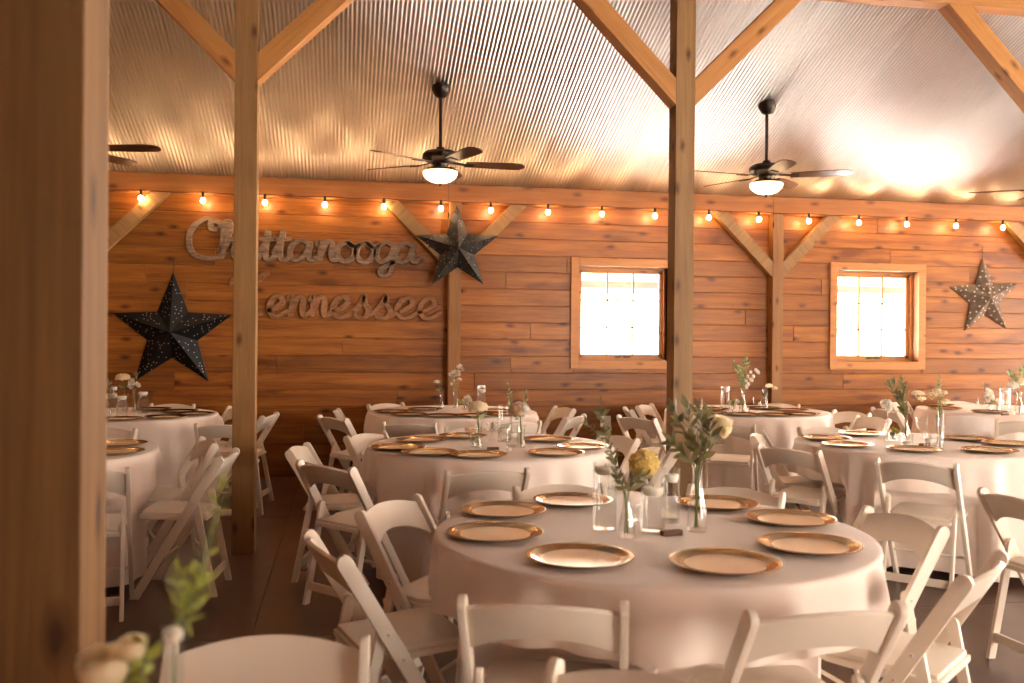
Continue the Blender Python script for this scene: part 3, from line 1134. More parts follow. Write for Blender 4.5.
def make_chair():
    t = thing('folding_chair', 'x', 'chair', (0, 0, 0))
    d = Vector((0, TIP_Y - FOOT_Y, TIP_Z)).normalized()
    nrm = Vector((0, -d.z, d.y))        # backwards and down
    hw = RAIL_W / 2
    cy = hw / d.z
    top = Vector((0, TIP_Y, TIP_Z)) - d * hw
    out = [(FOOT_Y + cy * 0.9, 0.001), (FOOT_Y - cy * 0.9, 0.001)]
    for k in range(9):
        a = PI - PI * k / 8
        q = top - nrm * (hw * math.cos(a)) + d * (hw * math.sin(a))
        out.append((q.y, q.z))
    out = [out[0], out[1]] + out[2:][::1]
    # keep the outline winding consistent: foot front, foot back, up the back edge, over the tip, down the front edge
    back_first = (out[2][0] < out[-1][0])
    if not back_first:
        out = out[:2] + out[2:][::-1]
    for s in (-1, 1):
        mb = MB()
        mb.prism(out, s * RAIL_X - RAIL_T / 2, s * RAIL_X + RAIL_T / 2)
        rv = MB()
        yy = rail_y(0.52)
        for (yv, zv) in ((yy, 0.52), (rail_y(0.435), 0.435)):
            q_ = MB()
            q_.lathe([(0, 0), (0.007, 0), (0.005, 0.003), (0, 0.003)], 10)
            mb.add([(s * (RAIL_X + RAIL_T / 2 + z_), x + yv, y_ + zv) for x, y_, z_ in q_.v], q_.f, 1)
        mb.build('side_rail', ['chair', 'rivet'], t, smooth=35, bevel=0.0025)
    # backrest: curved panel with arched edges
    mb = MB()
    nx, half = 18, RAIL_X - RAIL_T / 2
    P0 = Vector((0, TIP_Y, TIP_Z))
    vs = []
    for i in range(nx + 1):
        u = -1 + 2 * i / nx
        bulge = 0.026 * (1 - u * u)
        s_top = 0.032 - 0.044 * (1 - u * u)
        s_bot = 0.176 - 0.076 * (1 - abs(u) ** 2.2)
        for s_, off in ((s_top, 0.004), (s_top, -0.012), (s_bot, -0.012), (s_bot, 0.004)):
            p_ = P0 - d * s_ + nrm * (bulge - off)
            vs.append((u * half, p_.y, p_.z))
    fs = [(i * 4 + k, i * 4 + (k + 1) % 4, i * 4 + 4 + (k + 1) % 4, i * 4 + 4 + k) for i in range(nx) for k in range(4)]
    fs += [(0, 1, 2, 3), (nx * 4 + 3, nx * 4 + 2, nx * 4 + 1, nx * 4)]
    mb.add(vs, fs)
    mb.build('backrest', 'chair', t, bevel=0.003, smooth=40)
    # rear legs
    for s in (-1, 1):
        mb = MB()
        p1 = Vector((s * 0.180, rail_y(0.52) - 0.004, 0.545))
        p0 = Vector((s * 0.180, -0.20, 0.0))
        dd = (p1 - p0).normalized()
        q = Vector((0, dd.z, -dd.y)) * 0.018
        oy = 0.018 / dd.z
        outl = [(p0.y - oy, 0.001), (p0.y + oy, 0.001)]
        for k in range(7):
            a = PI * k / 6
            c_ = p1 - dd * 0.018
            v_ = c_ + q * math.cos(a) + dd * 0.018 * math.sin(a)
            outl.append((v_.y, v_.z))
        mb.prism(outl, s * 0.180 - 0.010, s * 0.180 + 0.010)
        mb.build('leg', 'chair', t, bevel=0.003, smooth=35)
    # seat, notched for the rear legs
    mb = MB()
    pts = [(-0.166, -0.155), (0.166, -0.155), (0.168, -0.03), (0.193, 0.0), (0.193, 0.175), (0.178, 0.205), (0.10, 0.214), (-0.10, 0.214), (-0.178, 0.205), (-0.193, 0.175), (-0.193, 0.0), (-0.168, -0.03)]

    def slab(points, z0, z1):
        n = len(points)

        def zz(y):
            return 0.018 * (y + 0.155) / 0.37
        mb.add([(x, y, z0 + zz(y)) for x, y in points] + [(x, y, z1 + zz(y)) for x, y in points],
               [tuple(range(n - 1, -1, -1)), tuple(range(n, 2 * n))] + [(k, (k + 1) % n, n + (k + 1) % n, n + k) for k in range(n)])
    slab(pts, 0.418, 0.440)
    se = mb.build('seat', 'chair', t, bevel=0.004, smooth=35)
    mb = MB()
    slab([(x * 0.94, y * 0.94) for x, y in pts], 0.439, 0.457)
    mb.build('seat_pad', 'pad', se, bevel=0.007, smooth=40)
    mb = MB()
    mb.box((-0.172, -0.187, 0.075), (0.172, -0.170, 0.120))
    mb.build('rear_stretcher', 'chair', t, bevel=0.003)
    mb = MB()
    yy = rail_y(0.20)
    mb.tube([(-RAIL_X + 0.01, yy, 0.20), (RAIL_X - 0.01, yy, 0.20)], 0.008, 10)
    mb.build('front_stretcher', 'chair', t, smooth=40)
    return t


TAB = {'A': (1.085, 3.17), 'B': (0.935, 5.858), 'C': (1.0, 8.55), 'D': (-1.87, 5.83), 'E': (-1.85, 8.45), 'F': (3.85, 8.45), 'G': (3.785, 5.645), 'H': (6.6, 8.45), 'I': (0.0, 0.95), 'L': (3.9, 2.95)}
CHAIRS = [
    ('A', (459, 597), (627, 604), 1, 'white folding chair at the nearest table, front left, seen square from behind'),
    ('A', (749, 613), (906, 603), 1, 'white folding chair at the nearest table, front right, backrest cut by the picture bottom'),
    ('A', (869, 506), (946.7, 527), 1, 'white folding chair right of the nearest table, arched backrest seen from the inside'),
    ('A', (1006, 551), (967, 578), 1, 'white folding chair at right of the nearest table, side rail nearly edge on'),
    ('A', (354, 509), (418.6, 496), (0.82, -0.576), 'white folding chair left of the nearest table with its arched backrest facing the plates'),
    ('A', (307, 531), (339.5, 556), 1, 'white folding chair at far left of the nearest table, seat showing, seen from the side'),
    ('A', (511, 484.5), (606, 484.5), 0, 'white folding chair behind the nearest table, left of its vases'),
    ('A', (689, 487), (784, 489), 0, 'white folding chair behind the nearest table, right of its vases'),
    ('B', (447, 471), (529, 468.5), 1, 'white folding chair in front of the middle table, back towards us'),
    ('B', (288.5, 450), (304, 443), 1, 'white folding chair edge on at left of the middle table, farther of two'),
    ('B', (303, 464), (344, 464), 0, 'white folding chair at left of the middle table, nearer of two'),
    ('B', (344, 434), (398, 434), 0, 'white folding chair behind left of the middle table, arched front visible'),
    ('B', (447, 430), (508, 430.5), 0, 'white folding chair behind the middle table, mostly behind its flowers'),
    ('B', (582, 435), (629, 438), 0, 'white folding chair at right of the middle table, below the wall outlet'),
    ('B', (673, 445), (681, 451), 0, 'white folding chair edge on in front of the base of the centre timber post'),
    ('C', (384, 421.5), (434, 424), 0, 'white folding chair in front of the back table below the grey star, left one'),
    ('C', (494, 421), (541.5, 422), 0, 'white folding chair in front of the back table below the grey star, right one'),
    ('C', (327, 412), (347, 408.5), 0, 'white folding chair left of the back table below the grey star, farther of two'),
    ('C', (321.6, 415), (342, 418.5), 0, 'white folding chair left of the back table below the grey star, nearer of two'),
    ('C', (388, 405.5), (429, 405.5), 0, 'white folding chair against the wall behind the back table below the grey star'),
    ('C', (554, 406.5), (577, 408), 0, 'white folding chair right of the back table below the grey star, farther one'),
    ('C', (569, 417), (583, 414.5), 0, 'white folding chair right of the back table below the grey star, nearer one'),
    ('D', (218.5, 456), (240.5, 449), (-0.998, 0.1), 'white folding chair side on before the left timber post, whole frame visible'),
    ('D', (193, 437), (228, 443), 0, 'white folding chair behind the side on chair by the left timber post'),
    ('D', (35.5, 471), (128, 468), (-0.155, 0.988), 'white folding chair half hidden by the thick near post, front of left table'),
    ('D', (78, 427.5), (136, 428.6), 0, 'white folding chair between the two left tables, backrest beside the thick post'),
    ('E', (202, 424), (246, 424), 1, 'white folding chair partly behind the left timber post, facing the back left table'),
    ('E', (225, 406.4), (255, 408), 0, 'white folding chair behind the left timber post near the wall, farthest of three'),
    ('E', (268.5, 412), (273.7, 416), 0, 'white folding chair just right of the left timber post, leaning rail edge on'),
    ('E', (139, 406), (180, 406), 0, 'white folding chair against the wall below the largest black star'),
    ('F', (707, 423), (747.5, 423), 0, 'white folding chair in front of the back table between windows, behind the eucalyptus'),
    ('F', (620, 409.6), (634, 407), 0, 'white folding chair left of the centre timber post, farthest from us of two'),
    ('F', (625, 416.7), (646, 416.7), 0, 'white folding chair left of the centre timber post, nearer of two'),
    ('F', (658.4, 406), (694, 406), 0, 'white folding chair behind the centre timber post, one rail showing at its left'),
    ('F', (826, 410), (855.4, 412.3), (-0.95, -0.30), 'bright white folding chair right of the back table between the windows'),
    ('F', (867, 415), (881, 418.6), (-0.99, -0.125), 'small bright folding chair below the second window, rails leaning left'),
    ('F', (736, 407), (777, 407.6), 0, 'white folding chair against the wall behind the back table between windows'),
    ('G', (876.5, 458), (956, 464.5), 1, 'white folding chair in front of the right table, square back towards us'),
    ('G', (762.4, 445), (812.7, 450), 1, 'white folding chair left of the right table, backrest angled to the right'),
    ('G', (752, 434), (760, 433), 0, 'white folding chair edge on between the nearest and back tables right of the eucalyptus'),
    ('G', (791.5, 428.5), (851, 425), 0, 'white folding chair behind the right table, back panel above its plates'),
    ('H', (876, 410), (892, 407.5), 0, 'white folding chair behind the coupe vase of the right table, leaning right'),
    ('H', (890, 402.3), (919, 402.6), 0, 'bright folding chair left of the far right table, behind the lace flowers'),
    ('H', (1000, 420), (1050, 421), 0, 'white folding chair in front of the far right table at the picture edge'),
    ('H', (968, 405.5), (1006, 406), 0, 'bright folding chair against the wall behind the far right table'),
    ('L', (995, 491), (1036, 500), 1, 'white folding chair cut by the right edge of the picture'),
    ('I', (172, 640), (366, 635), 1, 'blurred white folding chair at the bottom left, backrest arch nearest to us'),
    ('I', (548, 656), (770, 700), 1, 'white folding chair whose rail tip pokes up at the bottom centre'),
]
proto = make_chair()
remember(proto)
CH_AT = {}
first = True
for tb, pl, pr, mode, lab in CHAIRS:
    a, b = on_z(pl[0], pl[1], TIP_Z), on_z(pr[0], pr[1], TIP_Z)
    c = (a + b) / 2
    to = Vector((TAB[tb][0] - c.x, TAB[tb][1] - c.y, 0))
    if mode == 1:
        v = b - a
        f = Vector((-v.y, v.x, 0)).normalized()
        if f.dot(to) < 0:
            f = -f
    elif isinstance(mode, tuple):
        f = Vector((mode[0], mode[1], 0)).normalized()
    else:
        f = to.normalized()
    rmin = 1.05 if tb in 'CEFH' else (1.0 if tb == 'B' else 0.9)
    rmin *= 0.93 if isinstance(mode, tuple) else 1.0
    if to.length < rmin:
        c = Vector((TAB[tb][0], TAB[tb][1], 0)) - to.normalized() * rmin
    o = c + f * (-TIP_Y)
    if tb in 'CEFH':
        o.y = min(o.y, YW - 0.03 - 0.26)
    ch = proto if first else copy_tree(proto)
    first = False
    ch.location = (o.x, o.y, 0)
    ch.rotation_euler = (0, 0, math.atan2(-f.x, f.y))
    tag(ch, lab, 'chair', 'white folding chairs')
    CH_AT.setdefault(tb, []).append((Vector((o.x, o.y, 0)), f))

# ---------------------------------------------------------------- tables and cloths
TR, TZ = 0.780, 0.760


def make_table(key, name_lab, cloth_lab):
    cx, cy = TAB[key]
    TR = 0.768 if key == 'A' else 0.780
    t = thing('round_table', name_lab, 'table', (cx, cy, 0), 0, 'round banquet tables')
    mb = MB()
    mb.lathe([(0, 0.728), (TR - 0.012, 0.728), (TR - 0.006, 0.735), (TR - 0.006, 0.752), (TR - 0.012, 0.757), (0, 0.757)], 64)
    mb.build('tabletop', 'ply', t)
    for k in range(4):
        a = PI / 4 + k * PI / 2 + 0.3
        mb = MB()
        x, y = 0.34 * math.cos(a), 0.34 * math.sin(a)
        mb.tube([(x * 0.9, y * 0.9, 0.729), (x, y, 0.4), (x, y, 0.001)], 0.014, 10)
        mb.build('leg', 'steel', t, smooth=40)
    rn = random.Random(ord(key) * 7)
    n = 240
    ks = [(31, rn.uniform(0, 6.28), 0.35), (14, rn.uniform(0, 6.28), 0.5), (5, rn.uniform(0, 6.28), 0.35), (8, rn.uniform(0, 6.28), 0.55), (11, rn.uniform(0, 6.28), 0.6), (17, rn.uniform(0, 6.28), 0.4), (23, rn.uniform(0, 6.28), 0.5)]
    fold = [sum(w * math.sin(k * 2 * PI * i / n + p) for k, p, w in ks) for i in range(n)]
    cap = [9.0] * n
    for o, f in CH_AT.get(key, []):
        rx = Vector((f.y, -f.x, 0))
        ro = Vector((cx, cy, 0)) - o
        px_, py_ = ro.dot(rx), ro.dot(f)
        for i in range(n):
            a = 2 * PI * i / n
            dr = Vector((math.cos(a), math.sin(a), 0))
            dx, dy = dr.dot(rx), dr.dot(f)
            # ray from the table centre against the chair's footprint box
            lo, hi = 0.0, 9.0
            for p0, dd, mn, mx in ((px_, dx, -0.225, 0.225), (py_, dy, -0.27, 0.245)):
                if abs(dd) < 1e-9:
                    if p0 < mn or p0 > mx:
                        lo = 99
                    continue
                t0, t1 = (mn - p0) / dd, (mx - p0) / dd
                if t0 > t1:
                    t0, t1 = t1, t0
                lo, hi = max(lo, t0), min(hi, t1)
            if lo < hi and lo > 0.05:
                cap[i] = min(cap[i], max(lo, 0.42))
    base = TR + 0.11
    cap = [min(c, base) for c in cap]
    cap = [min(cap[(i + j) % n] for j in range(-2, 3)) for i in range(n)]
    for _ in range(2):
        cap = [min(cap[i], (cap[i - 1] + 2 * cap[i] + cap[(i + 1) % n]) / 4) for i in range(n)]
    rows = [(0.25, TZ), (0.5, TZ), (0.68, TZ), (TR - 0.014, TZ), (TR - 0.005, TZ - 0.002), (TR + 0.001, TZ - 0.008), (TR + 0.004, TZ - 0.02)]
    hang = [0.72, 0.69, 0.65, 0.60, 0.55, 0.52, 0.50, 0.48, 0.46, 0.40, 0.33, 0.26, 0.19, 0.12, 0.055]
    vs, fs = [(cx, cy, TZ)], []
    for r_, z_ in rows:
        for i in range(n):
            a = 2 * PI * i / n
            vs.append((cx + r_ * math.cos(a), cy + r_ * math.sin(a), z_))
    for z_ in hang:
        s = (0.74 - z_) / 0.685
        for i in range(n):
            a = 2 * PI * i / n
            r_ = TR + 0.006 + 0.07 * s + fold[i] * 0.036 * max(s, 0) ** 0.5
            kk = min(1, max(0, (0.56 - z_) / 0.075))
            kk = kk * kk * (3 - 2 * kk)
            lim = cap[i] + fold[i] * 0.011 - 0.024
            if lim < r_:
                r_ = r_ + (lim - r_) * kk
            vs.append((cx + r_ * math.cos(a), cy + r_ * math.sin(a), z_ + (0.006 * math.sin(3 * a + s) if z_ < 0.1 else 0)))
    fs += [(0, 1 + i, 1 + (i + 1) % n) for i in range(n)]
    for k in range(len(rows) + len(hang) - 1):
        for i in range(n):
            a, b = 1 + k * n + i, 1 + k * n + (i + 1) % n
            fs.append((a, a + n, b + n, b))
    mb = MB()
    mb.add([(x - cx, y - cy, z_) for x, y, z_ in vs], fs)
    c = mb.build('tablecloth', 'cloth', smooth=60)
    c.location = (cx, cy, 0)
    tag(c, cloth_lab, 'tablecloth', 'floor length white tablecloths')
    return t


WHERE = {'A': 'nearest table', 'B': 'middle table behind the nearest', 'C': 'back table below the grey star', 'D': 'left table beside the thick post', 'E': 'back table below the largest black star',
         'F': 'back table between the two windows', 'G': 'right table', 'H': 'far right table against the wall', 'I': 'table beneath the blurred flowers, mostly below the picture'}
for k, wl in WHERE.items():
    make_table(k, 'round banquet table hidden under cloth: ' + wl, 'long white cloth draped on the ' + wl)

# ---------------------------------------------------------------- charger plates
pm = MB()
pm.lathe([(0, 0.0), (0.085, 0.0), (0.112, 0.001), (0.150, 0.013), (0.164, 0.0175), (0.1655, 0.019), (0.163, 0.0205), (0.150, 0.0175), (0.128, 0.0095), (0.121, 0.0088)], 64, mi=1)
pm.lathe([(0.121, 0.0088), (0.116, 0.0062), (0.108, 0.0045), (0, 0.0035)], 64, mi=0)
plate0 = pm.build('charger_plate', ['charger', 'charger_rim'], smooth=50, fix=False)
PLATES = [
    ('A', (500, 510), 'nearest table at its far left, farther of a pair'), ('A', (495, 533), 'nearest table at its left, nearer of a pair'),
    ('A', (580, 557), 'nearest table at front, left of the brown block'), ('A', (725, 563), 'nearest table at front, below the tall bottle vase'),
    ('A', (810, 545), 'nearest table at its right, nearer of a pair'), ('A', (791, 519), 'nearest table at its right, farther of a pair'),
    ('A', (573, 500.5), 'nearest table at back, left of the tall cylinder glass'), ('A', (717, 503.5), 'nearest table at back, right of the bottle vase'),
    ('B', (421.5, 439.7), 'middle table at left, farthest of three'), ('B', (395.7, 447.3), 'middle table, leftmost plate at the cloth edge'),
    ('B', (418.5, 454), 'middle table at left, nearest of three'), ('B', (477, 457), 'middle table at front, below the hydrangea vase'),
    ('B', (463, 436), 'middle table at back, half behind the small buds'), ('B', (548, 439.3), 'middle table at right, farthest of three'),
    ('B', (582, 446.5), 'middle table, rightmost plate shining white'), ('B', (558, 453), 'middle table at right, nearest of three'),
    ('C', (392, 411.3), 'back table below the grey star, leftmost plate'), ('C', (399, 415.2), 'back table below the grey star, second plate from left'),
    ('C', (425, 409), 'back table below the grey star, behind the small wine glass'), ('C', (436, 418.4), 'back table below the grey star, front centre'),
    ('C', (489, 418.4), 'back table below the grey star, behind the hydrangea stem'), ('C', (496, 410.6), 'back table below the grey star, right of the pillar candle'),
    ('C', (524, 415.3), 'back table below the grey star, rightmost plate behind pale roses'),
    ('D', (119, 443.7), 'left table beside the thick post, farther of two'), ('D', (122, 452), 'left table beside the thick post, nearer of two'),
    ('E', (121, 420.5), 'back table below the largest star, beside the thick post'), ('E', (171.5, 417.3), 'back table below the largest star, front right'),
    ('E', (179, 411), 'back table below the largest star, second farthest at right'), ('E', (199, 413.6), 'back table below the largest star, rightmost plate'),
    ('E', (152, 409), 'back table below the largest star, behind the pillar candle'),
    ('F', (712, 408.8), 'back table between the windows, farthest at left'), ('F', (701, 413.2), 'back table between the windows, nearer at left'),
    ('F', (741, 417.5), 'back table between the windows, front centre'), ('F', (788.4, 416.8), 'back table between the windows, front right'),
    ('F', (791, 409.8), 'back table between the windows, right, second farthest'), ('F', (815, 415), 'back table between the windows, rightmost plate'),
    ('F', (763, 408), 'back table between the windows, behind the drooping hydrangea'),
    ('G', (826, 438), 'right table, leftmost plate'), ('G', (847, 444.6), 'right table, front left with white glare'),
    ('G', (861.5, 433.7), 'right table, back left with white glare'), ('G', (915, 449.4), 'right table, front centre under the glasses'),
    ('G', (968, 438.5), 'right table, under the clear box'), ('G', (990, 450.3), 'right table, front right'),
    ('G', (1009, 443.5), 'right table, rightmost plate'),
    ('H', (None, 178), 'far right table, leftmost plate'), ('H', (None, 128), 'far right table, back left'),
    ('H', (None, 224), 'far right table, front left'), ('H', (None, 278), 'far right table, front right below the vase'),
]
first = True
for tb, p_, lab in PLATES:
    cx, cy = TAB[tb]
    if p_[0] is None:
        v = Vector((math.cos(R(p_[1])), math.sin(R(p_[1])), 0)) * 0.6
    else:
        w = on_z(p_[0], p_[1], TZ + 0.012)
        v = Vector((w.x - cx, w.y - cy, 0))
    rmax = 0.605 if tb == 'A' else 0.625
    if v.length > rmax:
        v = v.normalized() * rmax
    o = plate0 if first else plate0.copy()
    if not first:
        COL.objects.link(o)
    first = False
    o.location = (cx + v.x, cy + v.y, TZ + 0.0006)
    tag(o, 'gold charger on the ' + lab, 'charger plate', 'gold charger plates')

# ---------------------------------------------------------------- glassware on the tables
def seat(px, py):
    p = on_z(px, py, TZ)
    return Vector((p.x, p.y, TZ + 0.0008)), depth(p)


def hgt(zc, py0, py1):
    return (py0 - py1) * zc / F_PX


GG = 'glassware on the tables'


def cylinder_glass(px, pb, pt, wpx, where, candle=0.70, lab=None):
    p, zc = seat(px, pb)
    h, r = hgt(zc, pb, pt), wpx / 2 * zc / F_PX
    t = thing('cylinder_vase', lab or ('clear cylinder glass ' + where), 'glass vase', p, 0, GG)
    mb = MB()
    mb.lathe([(0, 0), (r - 0.002, 0), (r, 0.003), (r, h - 0.001), (r - 0.0015, h), (r - 0.003, h - 0.001), (r - 0.003, 0.010), (0, 0.009)], 32)
    mb.build('glass_wall', 'glass', t, smooth=50)
    if candle:
        wl = h * candle
        mb = MB()
        mb.lathe([(0, 0.0105), (r - 0.0036, 0.011), (r - 0.0036, wl), (0, wl)], 32)
        mb.build('water', 'water', t, smooth=50)
        cr = (r - 0.004) * 0.95
        c = thing('floating_candle', 'floating candle in the cylinder glass ' + where, 'candle', p + Vector((0, 0, wl - 0.010)), 0, 'floating candles')
        mb = MB()
        mb.lathe([(0, 0), (cr * 0.75, 0), (cr, 0.012), (cr, 0.024), (cr * 0.9, 0.029), (0, 0.027)], 24)
        mb.build('wax', 'wax', c, smooth=40)
        mb = MB()
        mb.tube([(0, 0, 0.026), (0.001, 0, 0.038)], 0.0013, 6)
        mb.build('wick', 'wick', c)
    return t


def bud_vase(px, pb, pt, wpx, where, neck=0.42, lab=None, water=True, slim=False):
    p, zc = seat(px, pb)
    h, r = hgt(zc, pb, pt), wpx / 2 * zc / F_PX
    t = thing('bud_vase', lab or ('small clear glass bud vase ' + where), 'bud vase', p, 0, GG)
    if slim:
        pr = [(0.82, 0), (0.95, 0.03), (0.8, 0.25), (0.72, 0.6), (0.85, 0.92), (1.0, 1.0)]
    else:
        pr = [(0.86, 0), (1.0, 0.05), (0.96, 0.25), (0.66, 0.48), (neck, 0.66), (neck * 0.92, 0.84), (neck * 1.1, 0.96), (neck * 1.3, 1.0)]
    outer = [(a * r, b * h) for a, b in pr]
    inner = [(max(a * r - 0.002, 0.001), b * h) for a, b in pr[1:]][::-1]
    mb = MB()
    mb.lathe([(0, 0)] + outer + inner + [(0, pr[1][1] * h)], 24)
    mb.build('glass_wall', 'glass', t, smooth=60)
    if water:
        lv = [(a * r - 0.0028, b * h) for a, b in pr[1:] if b < 0.55]
        if lv and min(x for x, _ in lv) > 0.001:
            mb = MB()
            mb.lathe([(0, lv[0][1] + 0.001)] + lv + [(0, lv[-1][1])], 24)
            mb.build('water', 'water', t, smooth=60)
    t['h'] = h
    return t, p, zc


def goblet(px, pb, pt, wpx, where):
    p, zc = seat(px, pb)
    h, r = hgt(zc, pb, pt), wpx / 2 * zc / F_PX
    t = thing('stemmed_glass', 'stemmed glass candle cup ' + where, 'stemmed glass', p, 0, GG)
    mb = MB()
    mb.lathe([(0, 0), (r * 0.75, 0), (r * 0.72, 0.004), (r * 0.2, 0.010), (0.0045, 0.02), (0.0045, h * 0.45), (0.008, h * 0.48), (0, h * 0.48)], 24)
    mb.build('stem', 'glass', t, smooth=50)
    mb = MB()
    mb.lathe([(0, h * 0.47), (r * 0.5, h * 0.52), (r * 0.82, h * 0.68), (r, h), (r - 0.002, h), (r * 0.8 - 0.002, h * 0.69), (r * 0.45, h * 0.55), (0, h * 0.52)], 24)
    mb.build('bowl', 'glass', t, smooth=50)
    return t


def tealight(px, pb, pt, wpx, where):
    p, zc = seat(px, pb)
    h, r = hgt(zc, pb, pt), wpx / 2 * zc / F_PX
    t = thing('votive_cup', 'low clear glass votive cup ' + where, 'votive cup', p, 0, GG)
    mb = MB()
    mb.lathe([(0, 0), (r * 0.8, 0), (r * 0.86, 0.004), (r, h), (r - 0.003, h), (r * 0.82 - 0.002, 0.010), (0, 0.010)], 24)
    mb.build('glass_wall', 'glass', t, smooth=50)
    c = thing('tealight_candle', 'white tealight inside the votive cup ' + where, 'candle', p + Vector((0, 0, 0.0105)), 0, 'tealights')
    mb = MB()
    mb.lathe([(0, 0), (r * 0.66, 0), (r * 0.66, 0.016), (r * 0.6, 0.014), (0, 0.013)], 20)
    mb.build('wax', 'wax', c, smooth=40)
    mb = MB()
    mb.tube([(0, 0, 0.013), (0, 0.001, 0.022)], 0.001, 6)
    mb.build('wick', 'wick', c)
    return t


def block(px, pb, wpx, where, rz=0.1):
    p, zc = seat(px, pb)
    w = wpx * zc / F_PX
    mb = MB()
    mb.box((-w / 2, -w * 0.16, 0), (w / 2, w * 0.16, w * 0.24))
    o = mb.build('table_number_block', 'block', bevel=0.002)
    o.location = p
    o.rotation_euler = (0, 0, rz)
    tag(o, 'small dark wooden card block ' + where, 'wooden block', 'wooden card blocks')
    return o


# ---------------------------------------------------------------- flowers
FR = random.Random(77)


def perp(a):
    s = Vector((0, 0, 1)) if abs(a.z) < 0.8 else Vector((1, 0, 0))
    s = (s - a * s.dot(a)).normalized()
    return s, a.cross(s)


def rose(mb, c, axis, r, layers=5, openness=1.0):
    axis = axis.normalized()
    s, u = perp(axis)
    for L in range(layers):
        f = L / max(1, layers - 1)
        rad = r * (0.35 + 0.65 * f)
        n = 3 + L
        for k in range(n):
            az = 2 * PI * k / n + L * 0.7 + FR.uniform(-0.2, 0.2)
            t1 = PI * (0.86 - 0.32 * f * openness + FR.uniform(-0.04, 0.04))
            t0 = PI * 0.12
            wd = 1.15 * PI / n + 0.25
            vs = []
            for i in range(5):
                t = t0 + (t1 - t0) * i / 4
                for j in range(5):
                    q = -1 + j / 2
                    a = az + wd * q * (0.55 + 0.45 * math.sin(PI * min(1, 0.15 + i / 4.6)))
                    rr = rad * (1 + (0.10 * f * (i / 4) ** 2) + (FR.uniform(-0.05, 0.05) if i == 4 else 0))
                    tt = t - 0.10 * abs(q) * (i / 4)
                    vs.append(c + (s * math.cos(a) + u * math.sin(a)) * (rr * math.sin(tt)) - axis * (rr * math.cos(tt)))
            mb.add(vs, [(i * 5 + j, i * 5 + j + 1, i * 5 + j + 6, i * 5 + j + 5) for i in range(4) for j in range(4)])


def floret(mb, c, axis, r, n=5):
    axis = axis.normalized()
    s, u = perp(axis)
    a0 = FR.uniform(0, 6)
    for k in range(n):
        a = a0 + 2 * PI * k / n
        d = s * math.cos(a) + u * math.sin(a)
        e = axis.cross(d)
        p = [c, c + d * r * 0.6 - e * r * 0.42 + axis * r * 0.12, c + d * r + axis * r * 0.30, c + d * r * 0.6 + e * r * 0.42 + axis * r * 0.12]
        mb.add(p, [(0, 1, 2, 3)])


def dome(mb, c, r, n, fr, squash=0.75, low=-0.25, body=0.8):
    """rounded head of many florets"""
    g = PI * (3 - math.sqrt(5))
    for i in range(n):
        z = 1 - (1 - low) * (i + 0.5) / n
        q = math.sqrt(max(0, 1 - z * z))
        d = Vector((q * math.cos(g * i), q * math.sin(g * i), z))
        k = r * FR.uniform(0.86, 1.05)
        floret(mb, c + Vector((d.x * k, d.y * k, d.z * k * squash)), d, fr)
    # body under the florets so that the head is closed
    if low > -0.1:
        # open umbel: fine rays under the florets
        for i in range(9):
            a = 2 * PI * i / 9
            mb.tube([c - Vector((0, 0, r * 0.8)), c + Vector((math.cos(a) * r * 0.8, math.sin(a) * r * 0.8, 0))], 0.0007, 4)
        return
    b = MB()
    b.lathe([(0, -0.55), (0.55, -0.35), (0.78, 0.0), (0.6, 0.5), (0, 0.72)], 10)
    r *= body
    mb.add([c + Vector((x * r, y * r, z * r * squash)) for x, y, z in b.v], b.f)


def leaf(mb, p, d, L, W, up=None):
    d = d.normalized()
    s, u = perp(d)
    a = FR.uniform(0, 2 * PI)
    e = s * math.cos(a) + u * math.sin(a)
    if up is not None:
        e = d.cross(up)
        e = e.normalized() if e.length > 1e-4 else s
    n = d.cross(e)
    pr = [(0.0, 0.06), (0.25, 0.8), (0.5, 1.0), (0.78, 0.66), (1.0, 0.03)]
    vs = []
    for t, w in pr:
        m = p + d * (L * t) - n * (L * 0.16 * t * t)
        vs += [m - e * (W * w / 2) + n * (W * 0.12 * w), m, m + e * (W * w / 2) + n * (W * 0.12 * w)]
    mb.add(vs, [(i * 3 + j, i * 3 + j + 1, i * 3 + j + 4, i * 3 + j + 3) for i in range(4) for j in range(2)])


def curve_pts(P, n=8):
    P = [P[0] * 2 - P[1]] + P + [P[-1] * 2 - P[-2]]
    out = []
    for i in range(1, len(P) - 2):
        a, b, c, d = P[i - 1], P[i], P[i + 1], P[i + 2]
        for k in range(n):
            u = k / n
            out.append(0.5 * ((2 * b) + (c - a) * u + (2 * a - 5 * b + 4 * c - d) * u * u + (3 * b - a - 3 * c + d) * u ** 3))
    out.append(P[-2])
    return out


